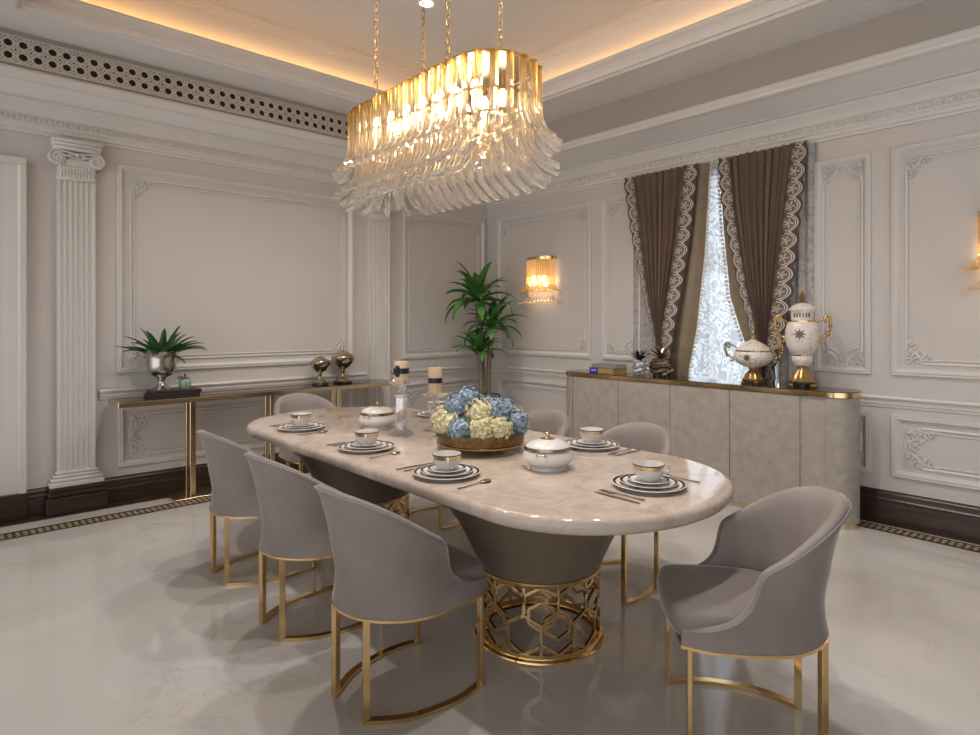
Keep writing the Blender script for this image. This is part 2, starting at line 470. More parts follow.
# cornice of the two walls, mitred in the corner
cp=[(0,2.855),(.018,2.855),(.022,2.872),(.035,2.88),(.038,2.905),(.050,2.915),(.052,2.925),(.046,2.935),(.048,2.972),(.066,2.982),(.072,3.0),(.095,3.035),(.125,3.06),(.13,3.075),(.16,3.080),(.165,3.088),(.30,3.112),(.40,3.135),(.415,3.118),(.43,3.105),(.45,3.102),(.468,3.112),(.472,3.128),(.486,3.14),(.492,3.155),(.488,3.17),(.47,3.178)]
cr=[(h if h<.2 else h+.16, z) for h,z in cp]
i0=[z for h,z in cp].index(3.088); i1=[z for h,z in cp].index(3.135)
def cornice(a,b):
    return MB().loft([[(XW,-h,z) for h,z in cp[a:b]],[(-g,-h,z) for (h,z),(g,_) in zip(cp[a:b],cr[a:b])]],closed=False), MB().loft([[(-g,YF,z) for g,z in cr[a:b]],[(-g,-h,z) for (h,z),(g,_) in zip(cp[a:b],cr[a:b])]],closed=False)
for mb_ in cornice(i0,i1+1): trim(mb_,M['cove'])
for mb_ in cornice(i1,len(cp)): trim(mb_)
fz=(3.178,ZS)
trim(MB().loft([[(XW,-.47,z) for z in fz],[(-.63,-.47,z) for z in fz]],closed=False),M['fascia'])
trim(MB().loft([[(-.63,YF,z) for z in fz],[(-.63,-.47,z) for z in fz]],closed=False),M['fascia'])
m,mr_=cornice(0,i0+1)
k=XW+.05
while k<-.08:
    m.ball((k,-.050,2.953),.017,8,5,(.75,.6,1.05)); m.box(k+.03,k+.036,-.062,-.046,2.938,2.97); k+=.066
trim(m)
m=mr_
k=YF+.05
while k<-.08:
    m.ball((-.050,k,2.953),.017,8,5,(.6,.75,1.05)); m.box(-.062,-.046,k+.03,k+.036,2.938,2.97); k+=.066
trim(m)

# ------------------------------------------------------------------ wall panelling
def PL(a,z,h): return (a,-h,z)        # left wall (y=0)
def PR(a,z,h): return (-h,a,z)        # right wall (x=0)
FR=[(0,0),(0,.016),(.004,.024),(.012,.026),(.018,.022),(.022,.030),(.030,.030),(.036,.022),(.046,.014),(.052,.0)]
def frame(mb,P,a0,a1,z0,z1,prof=FR):
    rings=[[P(a0+o,z0+o,h),P(a1-o,z0+o,h),P(a1-o,z1-o,h),P(a0+o,z1-o,h)] for o,h in prof]
    mb.loft(rings,caps=False)
def notched(a0,a1,z0,z1,r):
    """rectangle whose corners are scooped out by arcs"""
    pts=[]
    for cx,cz,s in ((a0,z0,0),(a1,z0,1),(a1,z1,2),(a0,z1,3)):
        for i in range(7):
            t=PI/2*(1-i/6)+s*PI/2
            pts.append((cx+r*math.cos(t),cz+r*math.sin(t)))
    return pts
def inner(mb,P,a0,a1,z0,z1,r):
    for d,rad in ((0,.010),(.026,.006)):
        pts=notched(a0+d,a1-d,z0+d,z1-d,r)
        mb.tube([P(a,z,.004) for a,z in pts],rad,6,closed=True)
def spiral(P,a,z,r,turns,dirn,start,h=.01,n=22):
    return [P(a+r*(1-.85*i/n)*math.cos(start+dirn*2*PI*turns*i/n), z+r*(1-.85*i/n)*math.sin(start+dirn*2*PI*turns*i/n),h) for i in range(n+1)]
def leafblob(mb,P,a,z,ang,ln,wd,h=.012):
    c=P(a,z,0); ca,sa=math.cos(ang),math.sin(ang); n=6
    ctr=[];L=[];R=[]
    for i in range(n+1):
        t=i/n; w_=wd*math.sin(PI*min(1,t*.95+.05))**.8*(1-.25*t)
        x=ln*t
        ctr.append(P(a+x*ca,z+x*sa,h*(.35+.65*math.sin(PI*t))))
        L.append(P(a+x*ca-w_*sa,z+x*sa+w_*ca,.001)); R.append(P(a+x*ca+w_*sa,z+x*sa-w_*ca,.001))
    mb.loft([L,ctr,R],closed=False)
def acanthus(P,a,z,sa,sz,size):
    """carved scroll ornament in one corner; sa,sz = directions into the panel"""
    mb=MB()
    Q=lambda u,v,h: P(a+sa*u*size,z+sz*v*size,h)
    for (u,v,r,tn,d,st) in ((.16,.42,.13,1.4,1,-1.2),(.42,.16,.13,1.4,-1,2.8),(.13,.13,.12,1.2,1,.4),(.22,.78,.09,1.2,-1,0),(.78,.22,.09,1.2,1,1.6)):
        mb.tube(spiral(Q,u,v,r,tn,d,st),.055*size*.55+.002,6,rr=[1-.6*i/22 for i in range(23)])
    for (u,v,an,l,wd) in ((.05,.05,.8,.42,.1),(.1,.25,1.35,.5,.075),(.25,.1,.22,.5,.075),(.12,.6,1.5,.5,.06),(.6,.12,.07,.5,.06),(.2,.5,.7,.3,.06),(.5,.2,.87,.3,.06),(.3,.3,.78,.3,.07),(.1,.9,1.9,.22,.04),(.9,.1,-.3,.22,.04)):
        leafblob(mb,Q,u,v,an,l,wd,.014)
    return mb
def panel(P,a0,a1,z0,z1,orn=(1,1,1,1),gap=.095,r=.09,size=.2,side=False):
    mb=MB(); frame(mb,P,a0,a1,z0,z1)
    i0,i1,j0,j1=a0+gap,a1-gap,z0+gap,z1-gap
    if i1-i0>.05: inner(mb,P,i0,i1,j0,j1,r)
    t=trim(mb)
    n=0
    for k,(a,z,sa,sz) in enumerate(((i0,j0,1,1),(i1,j0,-1,1),(i1,j1,-1,-1),(i0,j1,1,-1))):
        if orn[k]:
            acanthus(P,a-sa*.012,z-sz*.012,sa,sz,size).build('carved_ornament',M['trimw'],t,smooth=60)
    return t
# left wall: upper big panel, narrow panel, dado panels
panel(PL,-4.04,-1.89,1.035,2.725,gap=.10)
panel(PL,-1.275,-.05,1.035,2.705,gap=.085,size=.17)
panel(PL,-4.03,-1.89,.27,.77,gap=.085,r=.10,size=.2)
panel(PL,-1.275,-.05,.27,.77,gap=.085,r=.10,size=.2)
# right wall
panel(PR,-1.65,-.21,1.06,2.705,gap=.085,size=.17)
panel(PR,-2.26,-1.79,1.06,2.725,gap=.07,r=.10,size=.16)
panel(PR,-4.25,-3.86,1.06,2.705,gap=.06,r=.10,size=.16)
panel(PR,-5.81,-4.38,1.063,2.71,gap=.09)
panel(PR,-1.65,-.21,.33,.78,gap=.085,r=.10,size=.2)
panel(PR,-2.26,-1.79,.33,.78,orn=(0,0,0,0),gap=.07)
panel(PR,-4.25,-3.86,.33,.78,orn=(0,0,0,0),gap=.07)
panel(PR,-5.81,-4.38,.33,.78,gap=.085,r=.10,size=.22)
# chair rails
dp=[(0,.825),(.012,.83),(.014,.845),(.022,.85),(.024,.862),(.014,.868),(.016,.880),(.036,.888),(.040,.898),(.034,.908),(0,.912)]
def run(mb,P,a0,a1,prof):
    mb.loft([[P(a0,z,h) for h,z in prof],[P(a1,z,h) for h,z in prof]],caps=True)
m=MB(); run(m,PL,-4.16,-1.745,dp); run(m,PL,-1.43,-.0,dp); trim(m)
m=MB(); run(m,PR,YF,-3.86,dp); run(m,PR,-2.26,-.0,dp); trim(m)
# baseboards
bp=[(0,0),(.045,0),(.045,.105),(.038,.118),(.034,.13),(.036,.142),(.024,.155),(.022,.175),(.010,.192),(0,.197)]
m=MB(); run(m,PL,XW,0,bp); structure(m.build('baseboard_left',M['wood']))
m=MB(); run(m,PR,YF,0,[(h,z*1.12) for h,z in bp]); structure(m.build('baseboard_right',M['wood']))

# fluted pilasters
def pilaster(ca, w=.245):
    TR[0]+=1
    t=bpy.data.objects.new('trim_%d'%TR[0],None); COL.objects.link(t); t.location=(ca,0,0); structure(t)
    hw=w/2; D=.06; poly=[(-hw,0),(-hw,D)]; n=6; mg=.016; fw=(w-2*mg)/n
    for i in range(n):
        c0=-hw+mg+fw*(i+.5); rr=fw*.40
        for k in range(9):
            a=PI-PI*k/8
            poly.append((c0+rr*math.cos(a), D-rr*1.0*math.sin(a)))
    poly+= [(hw,D),(hw,0)]
    mb=MB(); mb.loft([[(x,-y,z) for x,y in poly] for z in (.30,2.535)]); mb.build('shaft',M['trimw'],t,smooth=50)
    b=MB()
    for z0,z1,e,d in ((.195,.235,.055,.115),(.235,.262,.045,.105),(.262,.285,.030,.09),(.285,.312,.014,.075)):
        b.cbox(-hw-e,hw+e,-d,0,z0,z1,.008)
    b.build('base',M['trimw'],t)
    q=MB(); q.cbox(-hw-.075,hw+.075,-.135,0,0,.125,.006).cbox(-hw-.062,hw+.062,-.122,0,.125,.165,.01).cbox(-hw-.055,hw+.055,-.118,0,.165,.197,.008)
    q.build('plinth',M['wood'],t)
    k=MB()
    k.cbox(-hw-.008,hw+.008,-.07,0,2.53,2.548,.005)
    k.box(-hw+.002,hw-.002,-.066,0,2.548,2.70)
    for i in range(11):                                  # little leaves round the neck
        x=-hw+.022+i*(w-.044)/10
        leafblob(k,lambda a,z,h:(a,-.066-h,z),x,2.555,PI/2,.05,.011,.012)
        k.ball((x,-.068,2.632),.012,8,5,(.8,.6,1.3))
    k.cbox(-hw-.004,hw+.004,-.074,0,2.606,2.616,.003)
    for sx in (-1,1):                                    # volutes
        k.lathe([(0,-.004),(.052,-.004),(.056,0),(.056,.05),(0,.05)],24,M=Matrix.Translation((sx*(hw+.008),-.035,2.695))@Matrix.Rotation(PI/2,4,'X'))
        k.tube([(sx*(hw+.008)+r*math.cos(a)*sx, -.09, 2.695+r*math.sin(a)) for r,a in ((.054-.0019*i, PI/2-i*.42) for i in range(26))],.0065,6)
    k.tube([(x,-.088,2.748-.014*math.cos(x/hw*PI/2)**2) for x in [(-hw-.01)+(2*hw+.02)*i/16 for i in range(17)]],.008,6)
    k.tube([(x,-.086,2.722-.02*math.cos(x/hw*PI/2)**2) for x in [(-hw+.03)+(2*hw-.06)*i/16 for i in range(17)]],.007,6)
    k.ball((0,-.088,2.725),.016,10,6)
    for sx in (-1,1): leafblob(k,lambda a,z,h:(a,-.082-h,z),sx*.018,2.722,0 if sx>0 else PI,.05,.011,.012)
    k.cbox(-hw-.03,hw+.03,-.105,0,2.755,2.785,.006).cbox(-hw-.038,hw+.038,-.115,0,2.785,2.812,.008).cbox(-hw-.045,hw+.045,-.12,0,2.812,2.835,.005)
    k.build('capital',M['trimw'],t,smooth=50)
    return t
pilaster(-4.318); pilaster(-1.59)

# fluted casing at the far left edge of the left wall
TR[0]+=1
m=MB(); poly=[(-5.7,0),(-5.7,.05)]
k=-5.68
while k<-4.70:
    poly+=[(k,.05),(k+.01,.0475),(k+.045,.0475),(k+.055,.05)]; k+=.11
poly+=[(-4.68,.05),(-4.665,.07),(-4.63,.07),(-4.625,0)]
m.loft([[(x,-y,z) for x,y in poly] for z in (.19,2.60)])
m.cbox(-5.7,-4.625,-.07,0,2.60,2.655,.006)
structure(m.build('trim_%d'%TR[0],M['trimw'],smooth=20))
m=MB(); m.cbox(-5.72,-4.62,-.085,0,0,.19,.006); TR[0]+=1; structure(m.build('trim_%d'%TR[0],M['wood'],smooth=20))

# floor border: dark strip and mosaic band, a millimetre proud of the stone
m=MB(); m.box(XW,-.05,-.19,-.045,0,.0015); m.box(-.12,-.045,YF,-.05,0,.0015)
for q in (-.53,-.395): m.box(XW,-.15,q,q+.025,0,.002)
for q in (-.29,-.172): m.box(q,q+.022,YF,-.37,0,.002)
structure(m.build('trim_30',M['strip'],smooth=0))
m=MB(); m.box(XW,-.20,-.53,-.37,0,.0015)
m.box(-.29,-.15,YF,-.37,0,.0015); structure(m.build('trim_31',M['border'],smooth=0))

# air grille in the fascia over the left wall
vg=thing('vent_grille','long beige fretwork air grille set in the ceiling fascia above the left wall','vent',(-3.6,-.475,3.195))
VX0,VX1,VZ0,VZ1=-5.3,-2.1,3.195,3.375
MB().box(VX0,VX1,-.474,-.470,VZ0,VZ1).build('backing',M['hole'],vg,world=True,smooth=0)
g=MB(); cell=(VZ1-VZ0-.016)/2; ncol=int((VX1-VX0)/cell); y=-.488
def plate_hole(mb,cx,cz,hw_,hh,r,y,n=8,y2=None):
    sq=[(hw_,0),(hw_,hh),(0,hh),(-hw_,hh),(-hw_,0),(-hw_,-hh),(0,-hh),(hw_,-hh)]
    oc=[(r*(1 if i%2==0 else .97)*math.cos(2*PI*i/8),r*math.sin(2*PI*i/8)) for i in range(8)]
    vs=[(cx+a,y,cz+b) for a,b in sq]+[(cx+a,y,cz+b) for a,b in oc]+[(cx+a,y2,cz+b) for a,b in oc]
    fs=[(i,(i+1)%8,8+(i+1)%8,8+i) for i in range(8)]+[(8+i,8+(i+1)%8,16+(i+1)%8,16+i) for i in range(8)]
    mb.add(vs,fs)
d=MB()
for i in range(ncol):
    cx=VX0+cell*(i+.5)
    for j in range(2):
        cz=VZ0+.008+cell*(j+.5)
        plate_hole(g,cx,cz,cell/2,cell/2,cell*.31,y,y2=-.474)
        for (u,v,s) in ((.5,.5,.085),(.5,-.5,.085),(.5,.2,.06),(.5,-.2,.06),(.2,.47,.06),(-.2,.47,.06),(.33,.33,.05),(-.33,.33,.05),(.33,-.33,.05),(-.33,-.33,.05)):
            a,b,s2=cx+u*cell,cz+v*cell*.97,s*cell
            d.add([(a-s2,y-.0008,b),(a,y-.0008,b-s2),(a+s2,y-.0008,b),(a,y-.0008,b+s2)],[(0,1,2,3)])
nf=len(g.f); g.add(d.v,d.f)
o=g.build('fretwork',M['grille'],vg,world=True,smooth=0,merge=False); o.data.materials.append(M['hole'])
for pl in o.data.polygons: pl.material_index=1 if pl.index>=nf else 0
f=MB(); f.box(VX0-.02,VX1+.02,-.492,-.47,VZ1-.008,VZ1+.006).box(VX0-.02,VX1+.02,-.492,-.47,VZ0-.006,VZ0+.008).box(VX1,VX1+.02,-.492,-.47,VZ0,VZ1).box(VX0-.02,VX0,-.492,-.47,VZ0,VZ1)
f.build('frame',M['grille'],vg,world=True,smooth=0)

# window in the right wall
wn=bpy.data.objects.new('window_1',None); COL.objects.link(wn); wn.location=(.07,-2.96,WZ0); structure(wn)
f=MB()
for y0,y1,z0,z1 in ((WY0,WY0+.06,WZ0,WZ1),(WY1-.06,WY1,WZ0,WZ1),(-2.985,-2.935,WZ0,WZ1),(WY0,WY1,WZ0,WZ0+.06),(WY0,WY1,WZ1-.06,WZ1),(WY0,WY1,1.95,1.99)):
    f.cbox(.05,.10,y0,y1,z0,z1,.004)
f.build('window_frame',M['white'],wn,world=True)
MB().box(.072,.078,WY0+.05,WY1-.05,WZ0+.05,WZ1-.05).build('pane',M['pane'],wn,world=True,smooth=0)

# ------------------------------------------------------------------ curtains
ZT=2.86
def strip(mb,eL,eR,x0,z0=.02,z1=ZT,nu=8,nv=60,wob=0,ph=0,scal=None,pleats=0,amp=0,uvw=None,flip=False):
    """cloth between two edge curves (tables of z,y); scal: scalloped edge 'L'/'R'/None"""
    def fn(u,v):
        z=z0+(z1-z0)*v
        a,b=interp(eL,z),interp(eR,z)
        if scal:
            e=.82+.18*abs(math.sin(PI*z/.135))
            if scal=='R': b=a+(b-a)*e
            else: a=b+(a-b)*e
        y=a+(b-a)*u
        x=x0+(amp*math.sin(2*PI*pleats*u+1.3*math.sin(z*.9))*(.55+.45*math.sin(5.1*pleats*u+ph)) if pleats else 0)+wob*math.sin(3*u+z*2)
        return (x,y,z)
    mb.grid(fn,nu,nv,(lambda u,v:((1-u) if flip else u, z0+(z1-z0)*v)))
    return mb
def beads(mb,edge,x,z0,z1,side,step=.036):
    z=z0
    while z<z1:
        y=interp(edge,z)
        mb.ball((x,y+side*.014,z),.014,6,4); z+=step
# left drape (its outer edge is toward the room corner, y larger)
LDo=[(2.86,-2.13),(2.35,-2.21),(1.95,-2.30),(1.47,-2.41),(1.04,-2.52),(.6,-2.50),(0,-2.46)]
LDoi=[(2.86,-2.245),(2.24,-2.32),(1.75,-2.39),(1.47,-2.455),(1.04,-2.54),(0,-2.50)]
LDi=[(2.86,-2.80),(2.23,-2.73),(1.68,-2.62),(1.37,-2.56),(1.04,-2.545),(0,-2.56)]
LDl=[(2.86,-2.94),(2.22,-2.86),(1.67,-2.77),(1.37,-2.71),(1.04,-2.66),(0,-2.72)]
LDn=[(2.86,-3.01),(2.07,-2.96),(1.37,-2.88),(.99,-2.80),(0,-2.86)]
t=thing('drape','brown velvet drape with scalloped lace borders, left side of the window','curtain',(-.085,-2.5,.02),group=None)
strip(MB(),LDoi,LDi,-.100,nu=110,pleats=9,amp=.032).build('velvet_panel',M['drape'],t,world=True,smooth=180)
strip(MB(),LDo,LDoi,-.115,scal='L',nv=160,flip=True,wob=.012).build('lace_border',M['lace'],t,world=True,smooth=180)
strip(MB(),LDi,LDl,-.128,scal='R',nv=160,wob=.012).build('lace_border',M['lace'],t,world=True,smooth=180)
strip(MB(),[(z,y+.06) for z,y in LDi],LDn,-.056,nu=24,pleats=2.5,amp=.012).build('lining',M['lining'],t,world=True,smooth=180)
b=MB(); beads(b,LDn,-.070,.9,2.85,-1); b.build('bead_fringe',M['bead'],t,world=True)
# right drape
RDf=[(2.86,-3.095),(2.24,-3.13),(1.66,-3.19),(1.38,-3.28),(1.04,-3.40),(0,-3.36)]
RDl=[(2.86,-3.11),(2.44,-3.15),(2.04,-3.23),(1.66,-3.31),(1.48,-3.37),(1.04,-3.44),(0,-3.40)]
RDli=[(2.86,-3.21),(2.43,-3.25),(2.04,-3.31),(1.66,-3.38),(1.48,-3.43),(1.04,-3.49),(0,-3.46)]
RDo=[(2.86,-3.74),(2.19,-3.66),(1.67,-3.59),(1.42,-3.55),(1.04,-3.51),(0,-3.56)]
RDoo=[(2.86,-3.86),(2.17,-3.79),(1.66,-3.745),(1.42,-3.70),(1.04,-3.61),(0,-3.68)]
t=thing('drape','brown velvet drape with scalloped lace borders, right side of the window behind the urns','curtain',(-.085,-3.5,.02))
strip(MB(),RDli,RDo,-.100,nu=110,pleats=9,amp=.032,ph=1).build('velvet_panel',M['drape'],t,world=True,smooth=180)
strip(MB(),RDl,RDli,-.128,scal='L',nv=160,flip=True,wob=.012).build('lace_border',M['lace'],t,world=True,smooth=180)
strip(MB(),RDo,RDoo,-.128,scal='R',nv=160,wob=.012).build('lace_border',M['lace'],t,world=True,smooth=180)
strip(MB(),RDf,[(z,y-.08) for z,y in RDli],-.056,nu=16,pleats=1.5,amp=.008).build('lining',M['lining'],t,world=True,smooth=180)
b=MB(); beads(b,RDf,-.070,.9,2.85,1); b.build('bead_fringe',M['bead'],t,world=True)
# voile behind
m=MB(); m.grid(lambda u,v:(-.024+.010*math.sin(u*2*PI*11),-3.58+1.11*u,.02+2.84*v),150,6)
tag(m.build('sheer_curtain',M['sheer'],smooth=180),'white patterned sheer curtain glowing with daylight between the two brown drapes','sheer curtain')
m=MB(); m.grid(lambda u,v:(-.026+.010*math.sin(u*2*PI*7),-2.46+.28*u,.02+2.84*v),40,4)
tag(m.build('lace_side_panel',M['greysheer'],smooth=180),'grey lace side panel hanging behind the left brown drape','curtain')
m=MB(); m.grid(lambda u,v:(-.026+.010*math.sin(u*2*PI*4),-3.875+.285*u,.02+2.84*v),40,4)
tag(m.build('lace_side_panel',M['greysheer'],smooth=180),'grey lace side panel hanging behind the right brown drape','curtain')

# ------------------------------------------------------------------ dining table
TCX,TCY,TH,TA,TL,TB=-3.01,-2.925,.775,.645,1.65,.565
def oval(off,z,n=96,cx=0,cy=0):
    out=[]
    for i in range(n):
        a=2*PI*i/n; c_,s_=math.cos(a),math.sin(a)
        X=(TA+off)*math.copysign(abs(c_)**(2/2.1),c_)
        Y=(TL-TB)*(1 if s_>=0 else -1)+(TB+off)*math.copysign(abs(s_)**(2/2.05),s_)
        out.append((cx+X,cy+Y,z))
    return out
tb=thing('dining_table','long oval dining table with beige marble top on two flared pedestals','table',(TCX,TCY,0))
m=MB(); m.loft([oval(o_,z) for o_,z in ((-.07,TH-.066),(-.03,TH-.064),(-.012,TH-.056),(-.002,TH-.042),(0,TH-.03),(-.002,TH-.018),(-.009,TH-.008),(-.02,TH-.002),(-.034,TH))])
m.build('table_top',M['table'],tb,smooth=40)
def pedestal(py):
    b=MB(); rz=[(.275,.338),(.285,.34),(.298,.37),(.335,.45),(.38,.54),(.43,.61),(.475,.68),(.495,.709)]
    b.lathe(rz,64,(-.03,py,0)); p=b.build('pedestal',M['leather'],tb,smooth=40)
    g=MB(); r=.277; N=12; wv=2*PI*r/N; s=wv/math.sqrt(3); z0=.030
    def cyl(u,z,rr): a=u/r; return Vector((-.03+rr*math.cos(a),py+rr*math.sin(a),z))
    def bar(u0,za,u1,zb,wd=.0062,dp_=.006):
        du,dz=u1-u0,zb-za; l=math.hypot(du,dz)
        if l<1e-6: return
        nx,nz=-dz/l*wd,du/l*wd; rings=[]
        for k in range(3):
            t=-.0+k/2; u=u0+du*t; z=za+dz*t
            rings.append([cyl(u+nx,z+nz,r-dp_),cyl(u-nx,z-nz,r-dp_),cyl(u-nx,z-nz,r+dp_),cyl(u+nx,z+nz,r+dp_)])
        g.loft(rings)
    edges=set()
    def hexa(uc,zc,sc=1.0):
        pts=[(uc+sc*s*math.cos(PI/2+k*PI/3),zc+sc*s*math.sin(PI/2+k*PI/3)) for k in range(6)]
        for k in range(6):
            a,b_=pts[k],pts[(k+1)%6]
            key=tuple(sorted((tuple(round(x,3) for x in ((a[0])%(2*PI*r),a[1])),tuple(round(x,3) for x in (b_[0]%(2*PI*r),b_[1])))))
            if key in edges: continue
            edges.add(key); bar(a[0],a[1],b_[0],b_[1])
    zr=(z0+s, z0+s*2.5)
    for i in range(N):
        hexa(i*wv,zr[0]); hexa((i+.5)*wv,zr[1])
        if i%2==0:
            hexa(i*wv,zr[0]+s*.5,.72); hexa((i+.5)*wv+wv,zr[1]-s*.5,.72)
        bar((i+.5)*wv,z0,(i+.5)*wv,z0+s*.5); bar(i*wv,z0+s*3,i*wv,.325)
    g.build('hexagon_lattice',M['gold'],p,smooth=20)
    q=MB(); q.lathe([(.25,0),(.30,0),(.303,.004),(.30,.010),(.285,.014),(.285,.034),(.270,.034),(.270,.004),(.25,0)],64,(-.03,py,0)); q.build('base_ring',M['gold'],p,smooth=40)
    q=MB(); q.lathe([(.268,.318),(.288,.318),(.290,.322),(.290,.336),(.286,.3385),(.268,.3385),(.268,.318)],64,(-.03,py,0)); q.build('collar_ring',M['gold'],p,smooth=40)
pedestal(-.805); pedestal(.745)

# ------------------------------------------------------------------ dining chairs
SH=[(.275,.235,.435),(.20,.262,.446),(.14,.27,.462),(.09,.272,.486),(.055,.272,.522),(.034,.271,.572),(.022,.270,.622),(.004,.268,.653),(-.05,.262,.688),(-.11,.243,.732),(-.17,.203,.778),(-.22,.148,.814),(-.255,.08,.836),(-.268,0,.843)]
def make_chair():
    c=thing('dining_chair','','chair'); K=.965
    half=[(x*(1.0 if x<0 else K),y*.985,z) for x,y,z in spline(SH,4)]; cols=half+[(x,-y,z) for x,y,z in reversed(half[:-1])]
    n=len(cols); nrm=[]
    for i in range(n):
        a=cols[max(i-1,0)]; b=cols[min(i+1,n-1)]
        t=Vector((b[0]-a[0],b[1]-a[1],0)).normalized(); nn=Vector((t.y,-t.x,0))
        ctr=Vector((cols[i][0]-.02,cols[i][1],0))
        if nn.dot(ctr)<0: nn=-nn
        nrm.append(nn)
    def flare(z,rim): 
        t=max(0,z-.47)/.35
        return .060*t**2.3 - .012*math.sin(PI*min(1,max(0,(z-.385)/.2)))
    rings=[]; TK=.042; rimline=[]
    for (x,y,zr),nn in zip(cols,nrm):
        p=[]; nv=9
        for k in range(nv):
            z=.385+(zr-.385)*k/(nv-1)-(0.012 if k==nv-1 else 0)
            f=flare(z,zr); p.append((x+nn.x*f,y+nn.y*f,z))
        f=flare(zr,zr)
        for d,dz in ((.008,-.003),(.021,.002),(.034,-.003)):
            p.append((x+nn.x*(f-d),y+nn.y*(f-d),zr+dz))
        rimline.append((x+nn.x*(f-.001),y+nn.y*(f-.001),zr-.009))
        for k in range(nv):
            z=zr-.012-(zr-.012-.40)*k/(nv-1); f=flare(z,zr)-TK
            p.append((x+nn.x*f,y+nn.y*f,z))
        rings.append(p)
    MB().loft(rings,caps=True).build('backrest',M['velvet'],c,smooth=60)
    MB().tube(rimline,.0042,6).build('piping',M['velvet'],c,smooth=80)
    # seat cushion
    so=spline([(.310,0),(.307,.10),(.290,.185),(.258,.226),(.20,.235),(.06,.235),(-.07,.215),(-.16,.16),(-.21,.08),(-.222,0)],4)
    so=[(x*K,y*K) for x,y in so]
    so=so+[(x,-y) for x,y in reversed(so[1:-1])]
    lv=[(.388,.90),(.395,.955),(.415,.985),(.44,1.0),(.462,.99),(.475,.965),(.483,.92),(.488,.80),(.491,.55),(.492,.2)]
    MB().loft([[(.04+(x-.04)*s,y*s,z) for x,y in so] for z,s in lv]).build('seat',M['velvet'],c,smooth=60)
    # gold band under the shell
    bo=[(x,y) for x,y,z in cols]
    def band(e): return [(x+nn.x*e,y+nn.y*e) for (x,y),nn in zip(bo,nrm)]
    MB().loft([[(x,y,.373) for x,y in band(-.002)],[(x,y,.3745) for x,y in band(.003)],[(x,y,.384) for x,y in band(.003)],[(x,y,.386) for x,y in band(-.002)]]).build('seat_band',M['gold'],c,smooth=30)
    fl,rl=(.236,.214),(-.224,.112)
    for s in (1,-1):
        MB().cbox(fl[0]-.008,fl[0]+.008,s*fl[1]-.013,s*fl[1]+.013,0,.374,.0015).build('leg',M['gold'],c,smooth=30)
        R=Matrix.Translation((rl[0],s*rl[1],0))@Matrix.Rotation(s*.35,4,'Z')
        MB().cbox(-.013,.013,-.012,.012,0,.374,.0015,M=R).build('leg',M['gold'],c,smooth=30)
        path=spline([(rl[0],s*rl[1],.008),(-.10,s*.197,.008),(.05,s*.233,.008),(.16,s*.231,.008),(fl[0],s*fl[1],.008)],6)
        MB().tube(path,1,prof=[(-.007,-.014),(.007,-.014),(.007,.014),(-.007,.014)],up=(0,0,1)).build('base_rail',M['gold'],c,smooth=40)
    return c
proto=make_chair()
CH=[(-3.765,-3.655,0,'taupe velvet dining chair, nearest of the three seen from behind along the near long side'),
    (-3.745,-2.895,0,'taupe velvet dining chair, middle of the three seen from behind along the near long side'),
    (-3.72,-2.12,0,'taupe velvet dining chair, farthest of the three seen from behind, by the console table'),
    (-2.29,-3.63,PI,'taupe velvet dining chair across the table, in front of the sideboard doors'),
    (-2.29,-2.87,PI,'taupe velvet dining chair across the table, just right of the flower bowl'),
    (-2.29,-2.10,PI,'taupe velvet dining chair across the table, mostly hidden behind the flowers and candles'),
    (-2.86,-1.06,-PI/2,'taupe velvet dining chair at the far head of the table, before the console'),
    (-2.975,-4.685,math.radians(130.8),'taupe velvet dining chair at the near head, turned so its seat shows')]
for i,(x,y,r,l) in enumerate(CH):
    c=proto if i==0 else copy_tree(proto)
    c.location=(x,y,0); c.rotation_euler=(0,0,r); tag(c,l,'chair','velvet dining chairs round the table')

# ------------------------------------------------------------------ tableware
def lath(name,prof,mat,parent=None,seg=40,**kw):
    return MB().lathe(prof,seg,**kw).build(name,mat,parent,smooth=50)
M['charger']=ringed('white charger with dark rings',[(.138,.006),(.112,.002)])
M['dplate']=ringed('white dinner plate with dark ring',[(.109,.006),(.082,.0015)])
M['splate']=ringed('white saucer with dark ring',[(.078,.005),(.052,.001)])
M['cup']=M['porc']
charger0=lath('charger_plate',[(0,.004),(.085,.004),(.09,0),(.096,0),(.100,.006),(.146,.017),(.148,.019),(.146,.021),(.100,.010),(0,.008)],M['charger'])
dplate0=lath('dinner_plate',[(0,.003),(.065,.003),(.07,0),(.076,.004),(.117,.015),(.118,.017),(.117,.018),(.076,.009),(0,.007)],M['dplate'])
saucer0=lath('saucer',[(0,.003),(.04,.003),(.044,0),(.05,.003),(.085,.014),(.086,.016),(.084,.017),(.05,.007),(0,.006)],M['splate'])
cup0=thing('teacup','','cup')
lath('gold_band',[(.0605,.050),(.0622,.050),(.0640,.0695),(.0625,.0695),(.0605,.050)],M['champ'],cup0)
lath('dark_line',[(.0622,.066),(.0640,.066),(.0643,.070),(.0625,.070),(.0622,.066)],M['bookdark'],cup0)
lath('cup_body',[(0,.004),(.028,.004),(.030,0),(.034,0),(.037,.006),(.050,.018),(.058,.036),(.061,.058),(.0625,.071),(.0605,.071),(.058,.055),(.053,.034),(.044,.018),(0,.010)],M['cup'],cup0)
MB().tube(spline([(.058,0,.058),(.078,0,.062),(.090,0,.048),(.084,0,.030),(.060,0,.026)],5),.0045,8).build('handle',M['porc'],cup0,smooth=80)
